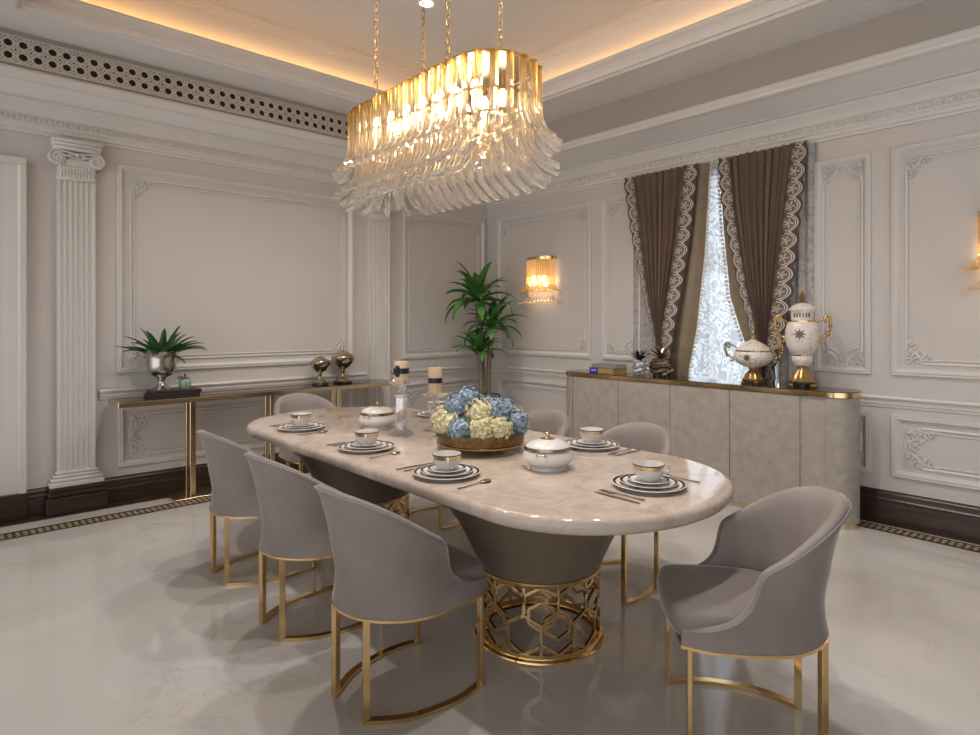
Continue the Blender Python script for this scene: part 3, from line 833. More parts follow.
def knife():
    m=MB(); m.loft([[(-.005,-.1,0),(.005,-.1,0),(.005,-.1,.004),(-.005,-.1,.004)],[(-.006,0,0),(.006,0,0),(.006,0,.005),(-.006,0,.005)],[(-.009,.02,.001),(.009,.02,.001),(.008,.02,.003),(-.008,.02,.003)],[(-.009,.09,.001),(.006,.09,.001),(.006,.09,.0025),(-.009,.09,.0025)],[(-.004,.115,.001),(-.001,.115,.001),(-.001,.115,.002),(-.004,.115,.002)]])
    return m
def fork():
    m=MB(); m.tube([(0,-.1,.003),(0,-.05,.003),(0,.03,.005)],1,prof=[(-.002,-.005),(.002,-.005),(.002,.005),(-.002,.005)],up=(0,0,1),rr=[1,.6,.7])
    m.loft([[(-.005,.03,.004),(.005,.03,.004),(.005,.03,.006),(-.005,.03,.006)],[(-.013,.05,.002),(.013,.05,.002),(.013,.05,.004),(-.013,.05,.004)],[(-.013,.062,.002),(.013,.062,.002),(.013,.062,.004),(-.013,.062,.004)]])
    for k in range(4): m.box(-.0125+k*.0073,-.0095+k*.0073,.06,.10,.002,.004)
    return m
def spoon():
    m=MB(); m.tube([(0,-.1,.003),(0,-.05,.003),(0,.03,.006)],1,prof=[(-.002,-.005),(.002,-.005),(.002,.005),(-.002,.005)],up=(0,0,1),rr=[1,.6,.6])
    m.ball((0,.058,.006),.03,16,8,(.62,1,.18)); return m
knife0=knife().build('table_knife',M['cutlery'],smooth=30); fork0=fork().build('table_fork',M['cutlery'],smooth=30); spoon0=spoon().build('table_spoon',M['cutlery'],smooth=40)
used=set()
def put(o,loc,rz,label,cat,group):
    q=o if o.name not in used else copy_tree(o)
    used.add(o.name)
    q.location=loc; q.rotation_euler=(0,0,rz); tag(q,label,cat,group); return q
# x, y, yaw of the diner's right hand side (local +y faces the table middle), place description
SET=[(-3.475,-3.585,-PI/2,'at the nearest long-side chair'),
     (-3.445,-2.865,-PI/2,'at the middle long-side chair'),
     (-3.43,-2.055,-PI/2,'at the farthest near-side chair'),
     (-2.985,-4.29,0,'at the turned head chair'),
     (-2.52,-3.63,PI/2,'across the table facing the sideboard doors'),
     (-2.47,-2.19,PI/2,'across the table behind the candles')]
for x,y,r,wh in SET:
    put(charger0,(x,y,TH),r,'largest white plate, dark rim, under the stack '+wh,'plate','charger plates')
    put(dplate0,(x,y,TH+.0105),r,'middle-sized white plate, dark ring, second in the stack '+wh,'plate','dinner plates')
    put(saucer0,(x,y,TH+.0195),r,'small white saucer under the teacup '+wh,'saucer','saucers')
    put(cup0,(x,y,TH+.0265),r-.6,'white teacup with gold band '+wh,'cup','teacups')
    def loc(u,v): return (x+u*math.cos(r)-v*math.sin(r), y+u*math.sin(r)+v*math.cos(r), TH+.0005)
    put(fork0,loc(-.185,0),r+.05,'slim bronze-toned fork beside the plates '+wh,'fork','forks')
    put(knife0,loc(-.225,-.01),r-.04,'slim bronze-toned knife beside the plates '+wh,'knife','knives')
    put(spoon0,loc(.205,-.01),r+.05,'bronze-toned spoon beside the plates '+wh,'spoon','spoons')

def tureen(x,y,label,s=1.0,rz=0):
    t=thing('lidded_bowl',label,'bowl',(x,y,TH),rz,'lidded porcelain bowls')
    lath('bowl_body',[(0,.003),(.070*s,.003),(.074*s,0),(.082*s,0),(.080*s,.012),(.100*s,.028),(.118*s,.045),(.120*s,.056),(.114*s,.064),(.112*s,.072),(.104*s,.085),(.100*s,.088),(0,.086)],M['porc'],t,48)
    lath('rim_band',[(.098*s,.0865),(.106*s,.0865),(.107*s,.092),(.106*s,.1015),(.098*s,.1015),(.098*s,.0865)],M['cutlery'],t,48)
    l=lath('lid',[(.102*s,.1015),(.103*s,.104),(.092*s,.116),(.070*s,.127),(.045*s,.133),(.022*s,.136),(0,.137)],M['porc'],t,48)
    lath('knob',[(0,.135),(.034*s,.134),(.035*s,.1365),(.012,.139),(.006,.146),(.010,.152),(.011,.158),(.006,.164),(0,.166)],M['champ'],l,24)
    for sx in (-1,1):
        MB().tube(spline([(sx*.108*s,-.022,.075),(sx*.128*s,-.018,.080),(sx*.134*s,0,.081),(sx*.128*s,.018,.080),(sx*.108*s,.022,.075)],4),.0045,8).build('handle',M['champ'],t,smooth=80)
tureen(-3.045,-3.79,'white lidded porcelain bowl with gold rim in front of the flower bowl, nearer the viewer',1.0,.5)
tureen(-3.045,-2.33,'white lidded porcelain bowl with gold rim at the far end, left of the candles',1.0,.4)

# flower arrangement
FX,FY=-3.005,-3.275
t=thing('flower_arrangement','low gold bowl heaped with blue and cream hydrangeas in the middle of the table','flowers',(FX,FY,TH))
M['bronze']=simple('hammered dark bronze',(.20,.125,.055),.34,.9,.35,60,.5)
lath('gold_bowl',[(0,.022),(.16,.022),(.205,.028),(.230,.038),(.234,.044),(.226,.050),(0,.05)],M['gold'],t,56)
lath('hammered_band',[(.222,.050),(.228,.050),(.232,.075),(.237,.096),(.236,.103),(.226,.102),(.222,.050)],M['bronze'],t,56)
for k in range(3):
    a=.5+2*PI*k/3; MB().ball((.15*math.cos(a),.15*math.sin(a),.0175),.022,10,6,(1,1,.75)).build('foot',M['agold'],t)
lath('foliage',[(.19,.09),(.195,.11),(.16,.16),(.10,.205),(0,.22)],M['hgreen'],t,24)
def bloom(c,R,mat,lab,N=150):
    mb=MB(); cx,cy,cz=c
    for i in range(N):
        zc=1-1.75*(i+.5)/N; th=i*2.39996; q=math.sqrt(max(0,1-zc*zc))
        nrm=Vector((q*math.cos(th),q*math.sin(th),zc)); nrm=(nrm+Vector((random.uniform(-.25,.25),random.uniform(-.25,.25),random.uniform(-.25,.25)))).normalized()
        p=Vector(c)+nrm*R*random.uniform(.84,1.12)
        u=nrm.orthogonal().normalized(); v=nrm.cross(u); a0=random.uniform(0,PI/2); s=random.uniform(.0095,.0135)
        for k in range(4):
            a=a0+k*PI/2; d=u*math.cos(a)+v*math.sin(a); e=u*-math.sin(a)+v*math.cos(a)
            lift=nrm*random.uniform(.001,.006)
            mb.add([p,p+d*s*.6-e*s*.5+lift*.5,p+d*s*1.15+lift,p+d*s*.6+e*s*.5+lift*.5],[(0,1,2,3)])
    mb.ball(c,R*.84,10,7)
    o=mb.build('flower_head',mat,t,smooth=0,merge=False); o['label']=lab
fwd=Vector((.674,.739,0)); rgt=Vector((.739,-.674,0))
def FP(r,f,z): 
    p=rgt*r+fwd*f; return (p.x,p.y,z)
for r,f,z,R,mt,l in ((-.17,-.06,.135,.075,'hcream','cream hydrangea head'),(-.19,.08,.15,.07,'hcream','cream hydrangea head'),(-.10,-.155,.125,.060,'hblue','blue hydrangea head'),
    (-.12,.0,.225,.07,'hblue','blue hydrangea head'),(-.065,.0,.262,.068,'hblue','blue hydrangea head'),(.0,-.09,.20,.075,'hcream','cream hydrangea head'),
    (.01,-.17,.13,.068,'hcream','cream hydrangea head'),(.10,-.15,.13,.066,'hcream','cream hydrangea head'),(.09,-.06,.205,.075,'hblue','blue hydrangea head'),
    (.045,.02,.218,.064,'hblue','blue hydrangea head'),(.125,.0,.195,.07,'hblue','blue hydrangea head'),(.185,-.04,.145,.07,'hblue','blue hydrangea head'),(.18,.09,.15,.065,'hcream','cream hydrangea head'),
    (-.05,.14,.17,.07,'hblue','blue hydrangea head'),(.06,.15,.14,.07,'hcream','cream hydrangea head')):
    bloom(FP(r,f,z),R,M[mt],l)

# candles on crystal holders
def candle(x,y,hh,ch,lab,labc,tie):
    t=thing('candle_holder',lab,'candle holder',(x,y,TH),.5,'crystal candle holders')
    m=MB(); m.cbox(-.062,.062,-.062,.062,0,.016,.006).loft([[(a*s,b*s,z) for a,b in ((-.05,-.05),(.05,-.05),(.05,.05),(-.05,.05))] for s,z in ((1.1,.016),(.62,.034),(.42,.044))])
    m.build('base',M['crystal'],t,smooth=10)
    m=MB(); m.cbox(-.027,.027,-.027,.027,.044,hh-.085,.006); m.build('column',M['crystal'],t,smooth=10)
    m=MB(); m.cbox(-.034,.034,-.034,.034,hh-.085,hh-.07,.005); m.lathe([(.024,hh-.07),(.018,hh-.055),(.030,hh-.045),(.034,hh-.035),(.026,hh-.025),(.03,hh-.018)],8)
    m.build('neck',M['crystal'],t,smooth=10)
    m=MB(); m.lathe([(.02,hh-.022),(.045,hh-.018),(.07,hh-.004),(.086,hh+.010),(.082,hh+.011),(.06,hh-.001),(0,hh-.003)],10,rip=.07,nrip=5); m.build('dish',M['crystal'],t,smooth=10)
    c=thing('pillar_candle',labc,'candle',(x,y,TH+hh),.0,'pillar candles')
    r=.043
    lath('wax',[(0,0),(r-.002,0),(r,.002),(r,ch-.003),(r-.003,ch),(r-.01,ch-.001),(0,ch-.004)],M['wax'],c,32)
    b=MB(); z=ch*.42; b.lathe([(r+.0005,z),(r+.002,z+.001),(r+.002,z+.032),(r+.0005,z+.033)],32)
    if tie:
        for sg in (-1,1):
            p=Vector((-.72,-.69,0))*.046+Vector((.69,-.72,0))*-.016
            b.ball((p.x,p.y,z+.016+sg*.017),.02,10,6,(.75,.75,.95))
            b.ball((p.x-.69*.012,p.y+.72*.012,z+.016+sg*.008),.017,10,6,(.8,.8,.7))
    bb=b.build('ribbon_band',M['navy'],c,smooth=40)
    MB().tube([(0,0,ch-.005),(.001,0,ch+.012)],.0015,6).build('wick',M['black'],c)
candle(-3.085,-2.66,.315,.125,'taller clear crystal candle holder, left of the pair behind the flowers','ivory pillar candle with a navy bow, on the left crystal holder',True)
candle(-2.835,-2.66,.225,.165,'shorter clear crystal candle holder, right of the pair and nearest the flowers','ivory pillar candle with a plain navy band, on the right crystal holder',False)

# ------------------------------------------------------------------ console table on the left wall
CX0,CX1,CY0,CY1,CZ=-4.11,-1.60,-.43,-.055,.838
t=thing('console_table','long slim gold console table with black glass top against the left wall','console table',((CX0+CX1)/2,-.22,0))
m=MB()
m.cbox(CX0,CX1,CY0,CY0+.012,CZ-.038,CZ,.002).cbox(CX0,CX1,CY1-.012,CY1,CZ-.038,CZ,.002).cbox(CX0,CX0+.014,CY0+.012,CY1-.012,CZ-.038,CZ,.002).cbox(CX1-.014,CX1,CY0+.012,CY1-.012,CZ-.038,CZ,.002)
m.box(CX0+.014,CX1-.014,CY0+.012,CY1-.012,CZ-.034,CZ-.012)
m.build('top_frame',M['champ'],t,world=True,smooth=20)
MB().box(CX0+.014,CX1-.014,CY0+.012,CY1-.012,CZ-.012,CZ-.001).build('glass_top',M['blackglass'],t,world=True,smooth=0)
for lx in (-3.565,-2.90,-2.24):
    for ly in (-.345,-.235):
        MB().cbox(lx-.021,lx+.021,ly-.02,ly+.02,.024,CZ-.033,.002).build('leg',M['champ'],t,world=True,smooth=20)
    MB().cbox(lx-.15,lx+.19,-.41,-.07,0,.024,.003).build('base_plate',M['champ'],t,world=True,smooth=20)
def book(name,x,y,z,w,d,h,rz,cover,lab,group=None,page=None):
    t=thing(name,lab,'book',(x,y,z),rz,group)
    m=MB(); m.box(-w/2,w/2,-d/2,d/2,0,.004).box(-w/2,w/2,-d/2,d/2,h-.004,h).box(-w/2,-w/2+.004,-d/2,d/2,0,h); m.build('cover',cover,t,smooth=0)
    MB().box(-w/2+.004,w/2-.006,-d/2+.006,d/2-.006,.004,h-.004).build('pages',page or M['paper'],t,smooth=0)
    return t
book('book',-3.685,-.215,CZ,.36,.25,.028,PI/2*0+.02+PI,M['bookdark'],'dark brown book lying on the console, lower of the pair under the silver urn','books on the console',M['bookdark'])
book('book',-3.67,-.215,CZ+.028,.36,.245,.026,PI,M['bookdark'],'dark brown book on the console, upper of the pair under the silver urn','books on the console',M['bookdark'])
BZ=CZ+.054
UR=1.28
t=thing('potted_aloe','silver goblet urn planted with a spreading green aloe, on the console books','potted plant',(-3.76,-.21,BZ))
lath('silver_urn',[(r*UR,z*UR) for r,z in [(0,0),(.062,0),(.064,.006),(.055,.014),(.030,.026),(.020,.045),(.018,.058),(.026,.064),(.020,.070),(.030,.082),(.062,.098),(.078,.125),(.084,.160),(.084,.200),(.088,.222),(.098,.240),(.104,.248),(.098,.250),(.082,.235),(.078,.20),(0,.19)]],M['silver'],t,48,rip=.012,nrip=16)
lath('soil',[(.079*UR,.205*UR),(.06*UR,.225*UR),(0,.232*UR)],M['soil'],t,20)
def blade(mb,base,az,el,ln,wd,droop,th=.006,n=9,curl=1.0):
    """strap leaf: starts at base, heads along azimuth az and elevation el, bends down by droop"""
    pts=[]; e=el; p=Vector(base); st=ln/n
    L=[];C=[];R=[];B=[]
    for i in range(n+1):
        tt=i/n
        w=wd*(min(1,.35+2.2*tt))*(1-tt**2.2)**.75
        d=Vector((math.cos(az)*math.cos(e),math.sin(az)*math.cos(e),math.sin(e))); s=Vector((-math.sin(az),math.cos(az),0)); up=s.cross(d)*-1
        if up.z<0 and abs(e)<PI/2: up=-up
        L.append(p+s*w+up*w*.35); R.append(p-s*w+up*w*.35); C.append(p-up*.0); B.append(p-up*th*(1-tt*.8))
        p=p+d*st; e-=droop/n*(.4+1.2*tt)
    mb.loft([L,C,R,B,L],closed=False)
lv=MB()
random.seed(11)
for k in range(30):
    az=k*2.399+random.uniform(-.3,.3); rg=k/30
    back=.62 if math.sin(az)>.25 else 1
    blade(lv,(.04*math.cos(az),.04*math.sin(az),.28),az,1.35-1.0*rg*back+random.uniform(-.1,.1),(.24+.07*rg+random.uniform(-.02,.03))*back,.031,.5+.5*rg,.013)
for az,ln,el,dr in ((3.25,.31,.35,.3),(-.1,.30,.5,1.1),(-.35,.29,.6,.9),(-2.9,.24,.5,.6),(-.7,.17,-.2,1.0)):
    blade(lv,(.05*math.cos(az),.05*math.sin(az),.29),az,el,ln,.025,dr,.012)
lv.build('aloe_leaves',M['aloe'],t,smooth=40)
t=thing('ginger_jar','small jade green glazed jar with knobbed lid, on the books beside the urn','jar',(-3.585,-.22,BZ))
lath('jar_body',[(0,0),(.040,0),(.043,.004),(.047,.03),(.047,.06),(.042,.078),(.034,.084),(0,.084)],M['jade'],t,28)
l=lath('lid',[(.038,.084),(.040,.088),(.030,.098),(.012,.104),(0,.105)],M['silver'],t,24)
lath('knob',[(0,.103),(.008,.104),(.005,.110),(.010,.117),(.004,.124),(0,.126)],M['bookdark'],l,14)
MB().tube(spline([(-.036,0,.075),(-.056,0,.088),(-.05,0,.1),(-.02,0,.1)],4),.004,6).build('handle',M['bookdark'],t)
def goblet(x,y,s,lab):
    t=thing('lidded_goblet',lab,'goblet',(x,y,CZ),0,'lidded goblets on the console')
    lath('base',[(0,0),(.072*s,0),(.074*s,.008),(.070*s,.016),(.055*s,.022),(0,.022)],M['black'],t,32)
    lath('stem_bowl',[(0,.022),(.055*s,.022),(.040*s,.030*s+.01),(.016*s,.045*s+.01),(.012*s,.07*s+.01),(.020*s,.08*s+.01),(.012*s,.09*s+.01),(.022*s,.10*s+.01),(.055*s,.12*s+.01),(.080*s,.155*s+.01),(.086*s,.185*s+.01),(0,.187*s+.01)],M['mercury'],t,40,rip=.02,nrip=12)
    l=lath('lid',[(.088*s,.187*s+.01),(.088*s,.193*s+.01),(.070*s,.21*s+.01),(.035*s,.232*s+.01),(.014*s,.242*s+.01),(0,.244*s+.01)],M['mercury'],t,40)
    lath('finial',[(0,.242*s+.01),(.010,.245*s+.01),(.005,.255*s+.01),(.013,.268*s+.01),(.004,.285*s+.01),(.006,.293*s+.01),(0,.305*s+.01)],M['champ'],l,14)
goblet(-2.36,-.20,1.1,'shorter bronze mercury-glass goblet with lid, left of the pair on the console')
goblet(-2.10,-.17,1.3,'taller bronze mercury-glass goblet with lid, right of the pair near the console end')

# ------------------------------------------------------------------ dracaena in the corner
t=thing('potted_dracaena','tall dracaena with three leafy crowns in a beige pot in the room corner','potted plant',(-.56,-.58,0))
lath('pot',[(0,0),(.13,0),(.14,.01),(.165,.55),(.178,.57),(.178,.62),(.160,.62),(.158,.58),(0,.575)],M['pot'],t,40)
lath('pot_rim',[(.16,.615),(.181,.612),(.183,.622),(.178,.632),(.16,.632),(.16,.615)],M['bookdark'],t,40)
lath('soil',[(.158,.585),(.1,.60),(0,.605)],M['soil'],t,24)
def off(r,f=0): return (rgt*r+fwd*f)
def cane(pts,rad):
    MB().tube([(off(r,f).x,off(r,f).y,z) for r,f,z in spline(pts,6)],rad,10).build('trunk',M['bark'],t,smooth=60)
cane([(-.03,-.04,.59),(-.04,-.05,.85),(-.065,-.06,1.10)],.030)
cane([(.045,-.01,.59),(.05,.0,1.0),(.085,.01,1.40)],.026)
cane([(-.03,.05,.59),(-.03,.05,1.2),(-.085,.03,1.66)],.026)
def crown(r,f,z,n,ln,wd,seed,e0=1.35,e1=.05):
    random.seed(seed); mb=MB(); c=off(r,f)
    for k in range(n):
        g=k/n; az=k*2.399+random.uniform(-.25,.25)
        blade(mb,(c.x+.02*math.cos(az),c.y+.02*math.sin(az),z-.05*g),az,e0+(e1-e0)*g+random.uniform(-.12,.12),ln*random.uniform(.8,1.1),wd,.9+1.3*g,.004)
    mb.build('foliage',M['leaf'],t,smooth=40)
crown(-.065,-.06,1.12,22,.34,.052,3,1.35,.45)
crown(.085,.01,1.42,24,.42,.056,4,1.35,-.1)
crown(-.085,.03,1.72,32,.46,.058,5,1.35,-.15)

# ------------------------------------------------------------------ sideboard
SX0,SX1,SY0,SY1=-.49,-.16,-4.27,-1.63
def cap(off_,z,n=14):
    """stadium outline of the sideboard"""
    r=(SX1-SX0)/2+off_+.0; xc=(SX0+SX1)/2; out=[]
    for yc,a0 in ((SY0+.165,PI),(SY1-.165,0)):
        for i in range(n+1):
            a=a0+PI*i/n; out.append((xc+r*math.cos(a),yc+r*math.sin(a),z))
    return out
t=thing('sideboard','long pale taupe sideboard with rounded ends and gold-edged black top under the window','sideboard',(-.3,-2.95,0))
MB().loft([cap(-.012,.035),cap(-.012,.915)]).build('carcass',M['shag'],t,world=True,smooth=40)
MB().loft([cap(-.004,0),cap(-.004,.035)]).build('plinth',M['champ'],t,world=True,smooth=40)
MB().loft([cap(.0,.915),cap(.008,.917),cap(.008,.951),cap(.004,.953)]).build('top_band',M['gold'],t,world=True,smooth=40)
MB().loft([cap(.002,.953),cap(.002,.957)]).build('glass_top',M['blackglass'],t,world=True,smooth=40)
seams=[-1.80,-2.335,-2.87,-3.40,-3.93]
for a,b in zip(seams,seams[1:]):
    MB().cbox(SX0,SX0+.02,b+.0025,a-.0025,.037,.912,.002).build('door',M['shag'],t,world=True,smooth=20)
for yc,a0,a1 in ((SY0+.165,PI,1.5*PI),(SY1-.165,.5*PI,PI)):
    rings=[]
    for i in range(15):
        a=a0+(a1-a0)*i/14
        y0_=.0
        rings.append([((SX0+SX1)/2+r*math.cos(a), yc+r*math.sin(a), z) for r,z in ((.150,.037),(.165,.037),(.165,.912),(.150,.912))])
    MB().loft(rings).build('curved_end_panel',M['shag'],t,world=True,smooth=50)
ST=.957
book('book',-.29,-2.08,ST,.20,.30,.046,-.12,M['tan'],'thick tan book with a blue spine label, lower book on the sideboard','books on the sideboard',M['tan'])
q=bpy.context.scene.objects['book.002']
MB().box(-.104,.102,.045,.156,0.0,.047).build('blue_cover',M['blue'],q,smooth=0)
m=MB()
for k,hh in enumerate((.016,.012,.012,.012)): m.box(-.1046,-.104,.070+k*.016,.080+k*.016,.016,.016+hh)
m.build('cover_lettering',M['letter'],q,smooth=0)
book('book',-.29,-2.09,ST+.047,.19,.28,.034,.04,M['greybook'],'thinner grey book lying on top of the blue and tan book','books on the sideboard')

def pineapple(x,y,s,mat,lmat,lab,body_h=.17):
    t=thing('pineapple_ornament',lab,'ornament',(x,y,ST),0,'crystal pineapples on the sideboard')
    m=MB(); n=10; rows=8; rings=[]
    for k in range(rows+1):
        v=k/rows; r=s*(.045+.035*math.sin(PI*(v*.92+.04)))
        rings.append([(r*(1.08 if (i+k)%2 else .9)*math.cos(2*PI*(i+.5*(k%2))/n), r*(1.08 if (i+k)%2 else .9)*math.sin(2*PI*(i+.5*(k%2))/n), body_h*v) for i in range(n)])
    m.loft(rings); m.build('cut_glass_body',mat,t,smooth=0)
    l=MB(); random.seed(5)
    for k in range(16):
        az=k*2.399; blade(l,(.012*math.cos(az),.012*math.sin(az),body_h),az,1.35-.9*k/16,.10*s+.02*random.random(),.016,.9,.004,6)
    l.build('leaf_crown',lmat,t,smooth=30)
pineapple(-.30,-2.44,.95,M['crystal'],M['black'],'clear cut-crystal pineapple with black leaves beside the books on the sideboard',.14)
pineapple(-.29,-2.66,1.35,M['smoke'],M['mercury'],'larger smoky brown crystal pineapple on the sideboard at the left drape',.16)

M['cameo']=cameo('cream porcelain with painted gold sprigs')
M['sprig']=simple('dark gold painted sprig',(.13,.075,.035),.25,0,.3,60)
def star(mb,c,R,nrm,n=8):
    u=nrm.orthogonal().normalized(); v=nrm.cross(u); p=[]
    for k in range(2*n):
        r=R if k%2==0 else R*.4; a=PI*k/n; p.append(Vector(c)+u*r*math.cos(a)+v*r*math.sin(a))
    mb.add([Vector(c)+nrm*.002]+p,[(0,1+k,1+(k+1)%(2*n)) for k in range(2*n)])
def scroll(mb,sgn,x0,z0,h,w,rad):
    """gilt S-scroll handle standing in the local yz plane"""
    pts=[]
    for i in range(19):
        a=2.6*PI*(1-i/18); r=.006+.020*(i/18)
        pts.append((0,sgn*(x0+w*.72+r*math.cos(a)),z0+h-.02+r*math.sin(a)))
    pts+=[(0,sgn*(x0+w),z0+h*.70),(0,sgn*(x0+w*.95),z0+h*.42),(0,sgn*(x0+w*.62),z0+h*.16),(0,sgn*(x0+w*.25),z0+h*.02),(0,sgn*(x0+w*.3),z0-h*.12),(0,sgn*(x0+w*.55),z0-h*.08)]
    pts.append((0,sgn*(x0-.005),z0+h*.05))
    mb.tube(spline(pts[:-1],2),rad,8)
    mb.tube([(0,sgn*(x0+w*.74),z0+h*.9),(0,sgn*(x0+w*.3),z0+h*.86),(0,sgn*(x0-.01),z0+h*.70)],rad*.8,6)
    mb.tube([(0,sgn*(x0+w*.5),z0+h*.10),(0,sgn*(x0-.012),z0+h*.12)],rad*.8,6)
    for k in range(3): mb.ball((0,sgn*(x0+w*(1.02-.1*k)),z0+h*(.62-.2*k)),rad*1.7,8,5)
toCam=Vector((-.93,-.36,0)).normalized()
# low covered tureen on a gilt foot
t=thing('covered_tureen','cream porcelain covered tureen with gilt handles on a gold foot, left of the tall urn','tureen',(-.30,-3.50,ST),.12)
lath('foot',[(0,0),(.088,0),(.092,.012),(.080,.022),(.086,.032),(.070,.048),(.060,.075),(.035,.10),(.028,.118),(.040,.126),(0,.126)],M['agold'],t,32,rip=.07,nrip=8)
MB().box(-.1,.1,-.03,.03,.001,.001+.02,Matrix.Rotation(0,4,'Z')).build('foot_block',M['black'],t,smooth=0)
lath('bowl_body',[(0,.126),(.045,.126),(.085,.142),(.125,.165),(.145,.195),(.150,.225),(.140,.250),(.126,.262),(0,.262)],M['cameo'],t,48)
l=lath('lid',[(.130,.262),(.132,.268),(.120,.285),(.085,.315),(.050,.333),(.026,.343),(.020,.350),(0,.351)],M['cameo'],t,48)
lath('finial',[(0,.349),(.018,.351),(.010,.360),(.019,.374),(.021,.388),(.008,.402),(.011,.412),(.003,.428),(0,.432)],M['gold'],l,16)
lath('gilt_rim',[(.128,.259),(.137,.259),(.138,.266),(.130,.268),(.128,.259)],M['gold'],t,48)
for s in (1,-1):
    m=MB(); scroll(m,s,.135,.19,.13,.085,.0075); m.build('handle',M['agold'] if s<0 else M['cutlery'],t,smooth=80)
m=MB(); star(m,(-.152,0,.212),.038,Vector((-1,0,0)),8); m.build('painted_star',M['sprig'],t)
# tall urn
t=thing('covered_urn','tall cream porcelain urn with lid, gilt scroll handles and gold base at the sideboard end','urn',(-.30,-3.875,ST),.30)
lath('base',[(0,0),(.100,0),(.104,.014),(.090,.030),(.096,.045),(.070,.070),(.060,.095),(.036,.125),(.030,.150),(.046,.160),(0,.16)],M['agold'],t,32,rip=.08,nrip=6)
m=MB(); m.lathe([(0,.0),(.060,.0),(.062,.03),(.05,.04),(0,.04)],20,(-.06,0,.004)); m.build('base_medallion',M['black'],t)
lath('urn_body',[(0,.16),(.046,.16),(.056,.172),(.070,.20),(.072,.225),(.060,.24),(.082,.258),(.108,.31),(.118,.37),(.118,.43),(.106,.475),(.085,.495),(.076,.505),(.078,.545),(.082,.575),(0,.575)],M['cameo'],t,48)
lath('gilt_collar',[(.058,.236),(.066,.236),(.067,.244),(.060,.247),(.058,.236)],M['gold'],t,40)
lath('gilt_neck_ring',[(.076,.492),(.090,.492),(.090,.501),(.078,.504),(.076,.492)],M['gold'],t,40)
l=lath('lid',[(.086,.575),(.096,.577),(.097,.586),(.090,.592),(.070,.612),(.040,.628),(.026,.634),(0,.636)],M['cameo'],t,40)
lath('finial',[(0,.633),(.026,.635),(.028,.645),(.014,.652),(.024,.668),(.025,.683),(.010,.695),(.014,.705),(.004,.722),(0,.726)],M['agold'],l,16,rip=.1,nrip=6)
for s in (1,-1):
    m=MB(); scroll(m,s,.100,.36,.17,.085,.009); m.build('handle',M['agold'],t,smooth=80)
m=MB(); star(m,(-.120,.01,.40),.048,Vector((-1,0,0)),8); m.build('painted_star',M['sprig'],t)
m=MB()
for k in range(6):
    a=PI+(k-2.5)*.26; m.box(-.003,.003,-.004,.004,.525,.556,Matrix.Translation((.081*math.cos(a),.081*math.sin(a),0))@Matrix.Rotation(a,4,'Z'))
m.build('painted_frieze',M['sprig'],t,smooth=0)

# ------------------------------------------------------------------ chandelier
HX,HY=-2.915,-2.77
ch=thing('chandelier','long oval chandelier with three tiers of curved amber glass prisms on four gold chains','chandelier',(HX,HY,2.2))
CL,CW=.75,.25
def stad(u,inset=0):
    """point and outward normal on the oval at arc fraction u"""
    r=CW-inset; s=CL-CW
    per=4*s+2*PI*r; d=(u%1)*per
    if d<2*s: return (r,-s+d),(1,0)
    d-=2*s
    if d<PI*r: a=d/r; return (r*math.cos(a),s+r*math.sin(a)),(math.cos(a),math.sin(a))
    d-=PI*r
    if d<2*s: return (-r,s-d),(-1,0)
    d-=2*s; a=PI+d/r; return (r*math.cos(a),-s+r*math.sin(a)),(math.cos(a),math.sin(a))
def sring(inset,z,n=72): return [(HX+stad(i/n,inset)[0][0],HY+stad(i/n,inset)[0][1],z) for i in range(n)]
for nm,z0,z1,i0 in (('rim_band',2.798,2.812,.004),('middle_band',2.63,2.645,.05),('lower_band',2.53,2.542,.09)):
    MB().loft([sring(i0,z0),sring(i0-.006,z0),sring(i0-.006,z1),sring(i0,z1),sring(i0,z0)],caps=False).build(nm,M['gold'],ch,world=True)
MB().loft([sring(.03,2.805),sring(.03,2.810)]).build('top_plate',M['champ'],ch,world=True,smooth=20)
m=MB(); 
for k in range(5): m.box(HX-.2,HX+.2,HY-.5+k*.25-.01,HY-.5+k*.25+.01,2.53,2.542)
m.box(HX-.01,HX+.01,HY-.52,HY+.52,2.53,2.542)
m.box(HX-.01,HX+.01,HY-.01,HY+.01,2.53,2.81); m.box(HX-.01,HX+.01,HY-.36,HY-.34,2.53,2.81); m.box(HX-.01,HX+.01,HY+.34,HY+.36,2.53,2.81)
m.build('inner_frame',M['gold'],ch,world=True,smooth=0)
CAM=Vector((-5.15,-5.704,1.45))
def prism(u,inset,ztop,zbend,ztip,flare,size):
    (x,y),(nx,ny)=stad(u,inset); path=[]
    for k in range(3): path.append((HX+x,HY+y,ztop+(zbend-ztop)*k/2))
    dz=zbend-ztip
    for k in range(1,8):
        a_=k/7*1.12; e_=flare*(1-math.cos(a_))/(1-math.cos(1.12))
        path.append((HX+x+nx*e_,HY+y+ny*e_,zbend-dz*math.sin(a_)/math.sin(1.12)))
    s=size; prof=[(s*.95,-s*.22),(s*.95,s*.22),(-.1*s,s*.95),(-.55*s,s*.75),(-.55*s,-s*.75),(-.1*s,-s*.95)]
    m=MB(); m.tube(path,1,prof=prof,up=(nx,ny,.0001),rr=[1]*9+[.86]); return m,Vector(path[4])
allp=[]
for (N,inset,zt,zb,ze,fl,sz,ph) in ((44,.0,2.800,2.575,2.385,.120,.023,0),(38,.045,2.64,2.44,2.255,.160,.0225,.5),(34,.09,2.53,2.36,2.195,.155,.021,.25)):
    for k in range(N):
        allp.append(prism((k+ph)/N,inset,zt,zb,ze,fl,sz))
allp.sort(key=lambda q:(q[1]-CAM).length)
rest=MB()
for k,(m,c) in enumerate(allp):
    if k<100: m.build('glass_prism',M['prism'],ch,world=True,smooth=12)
    else: rest.add(m.v,m.f)
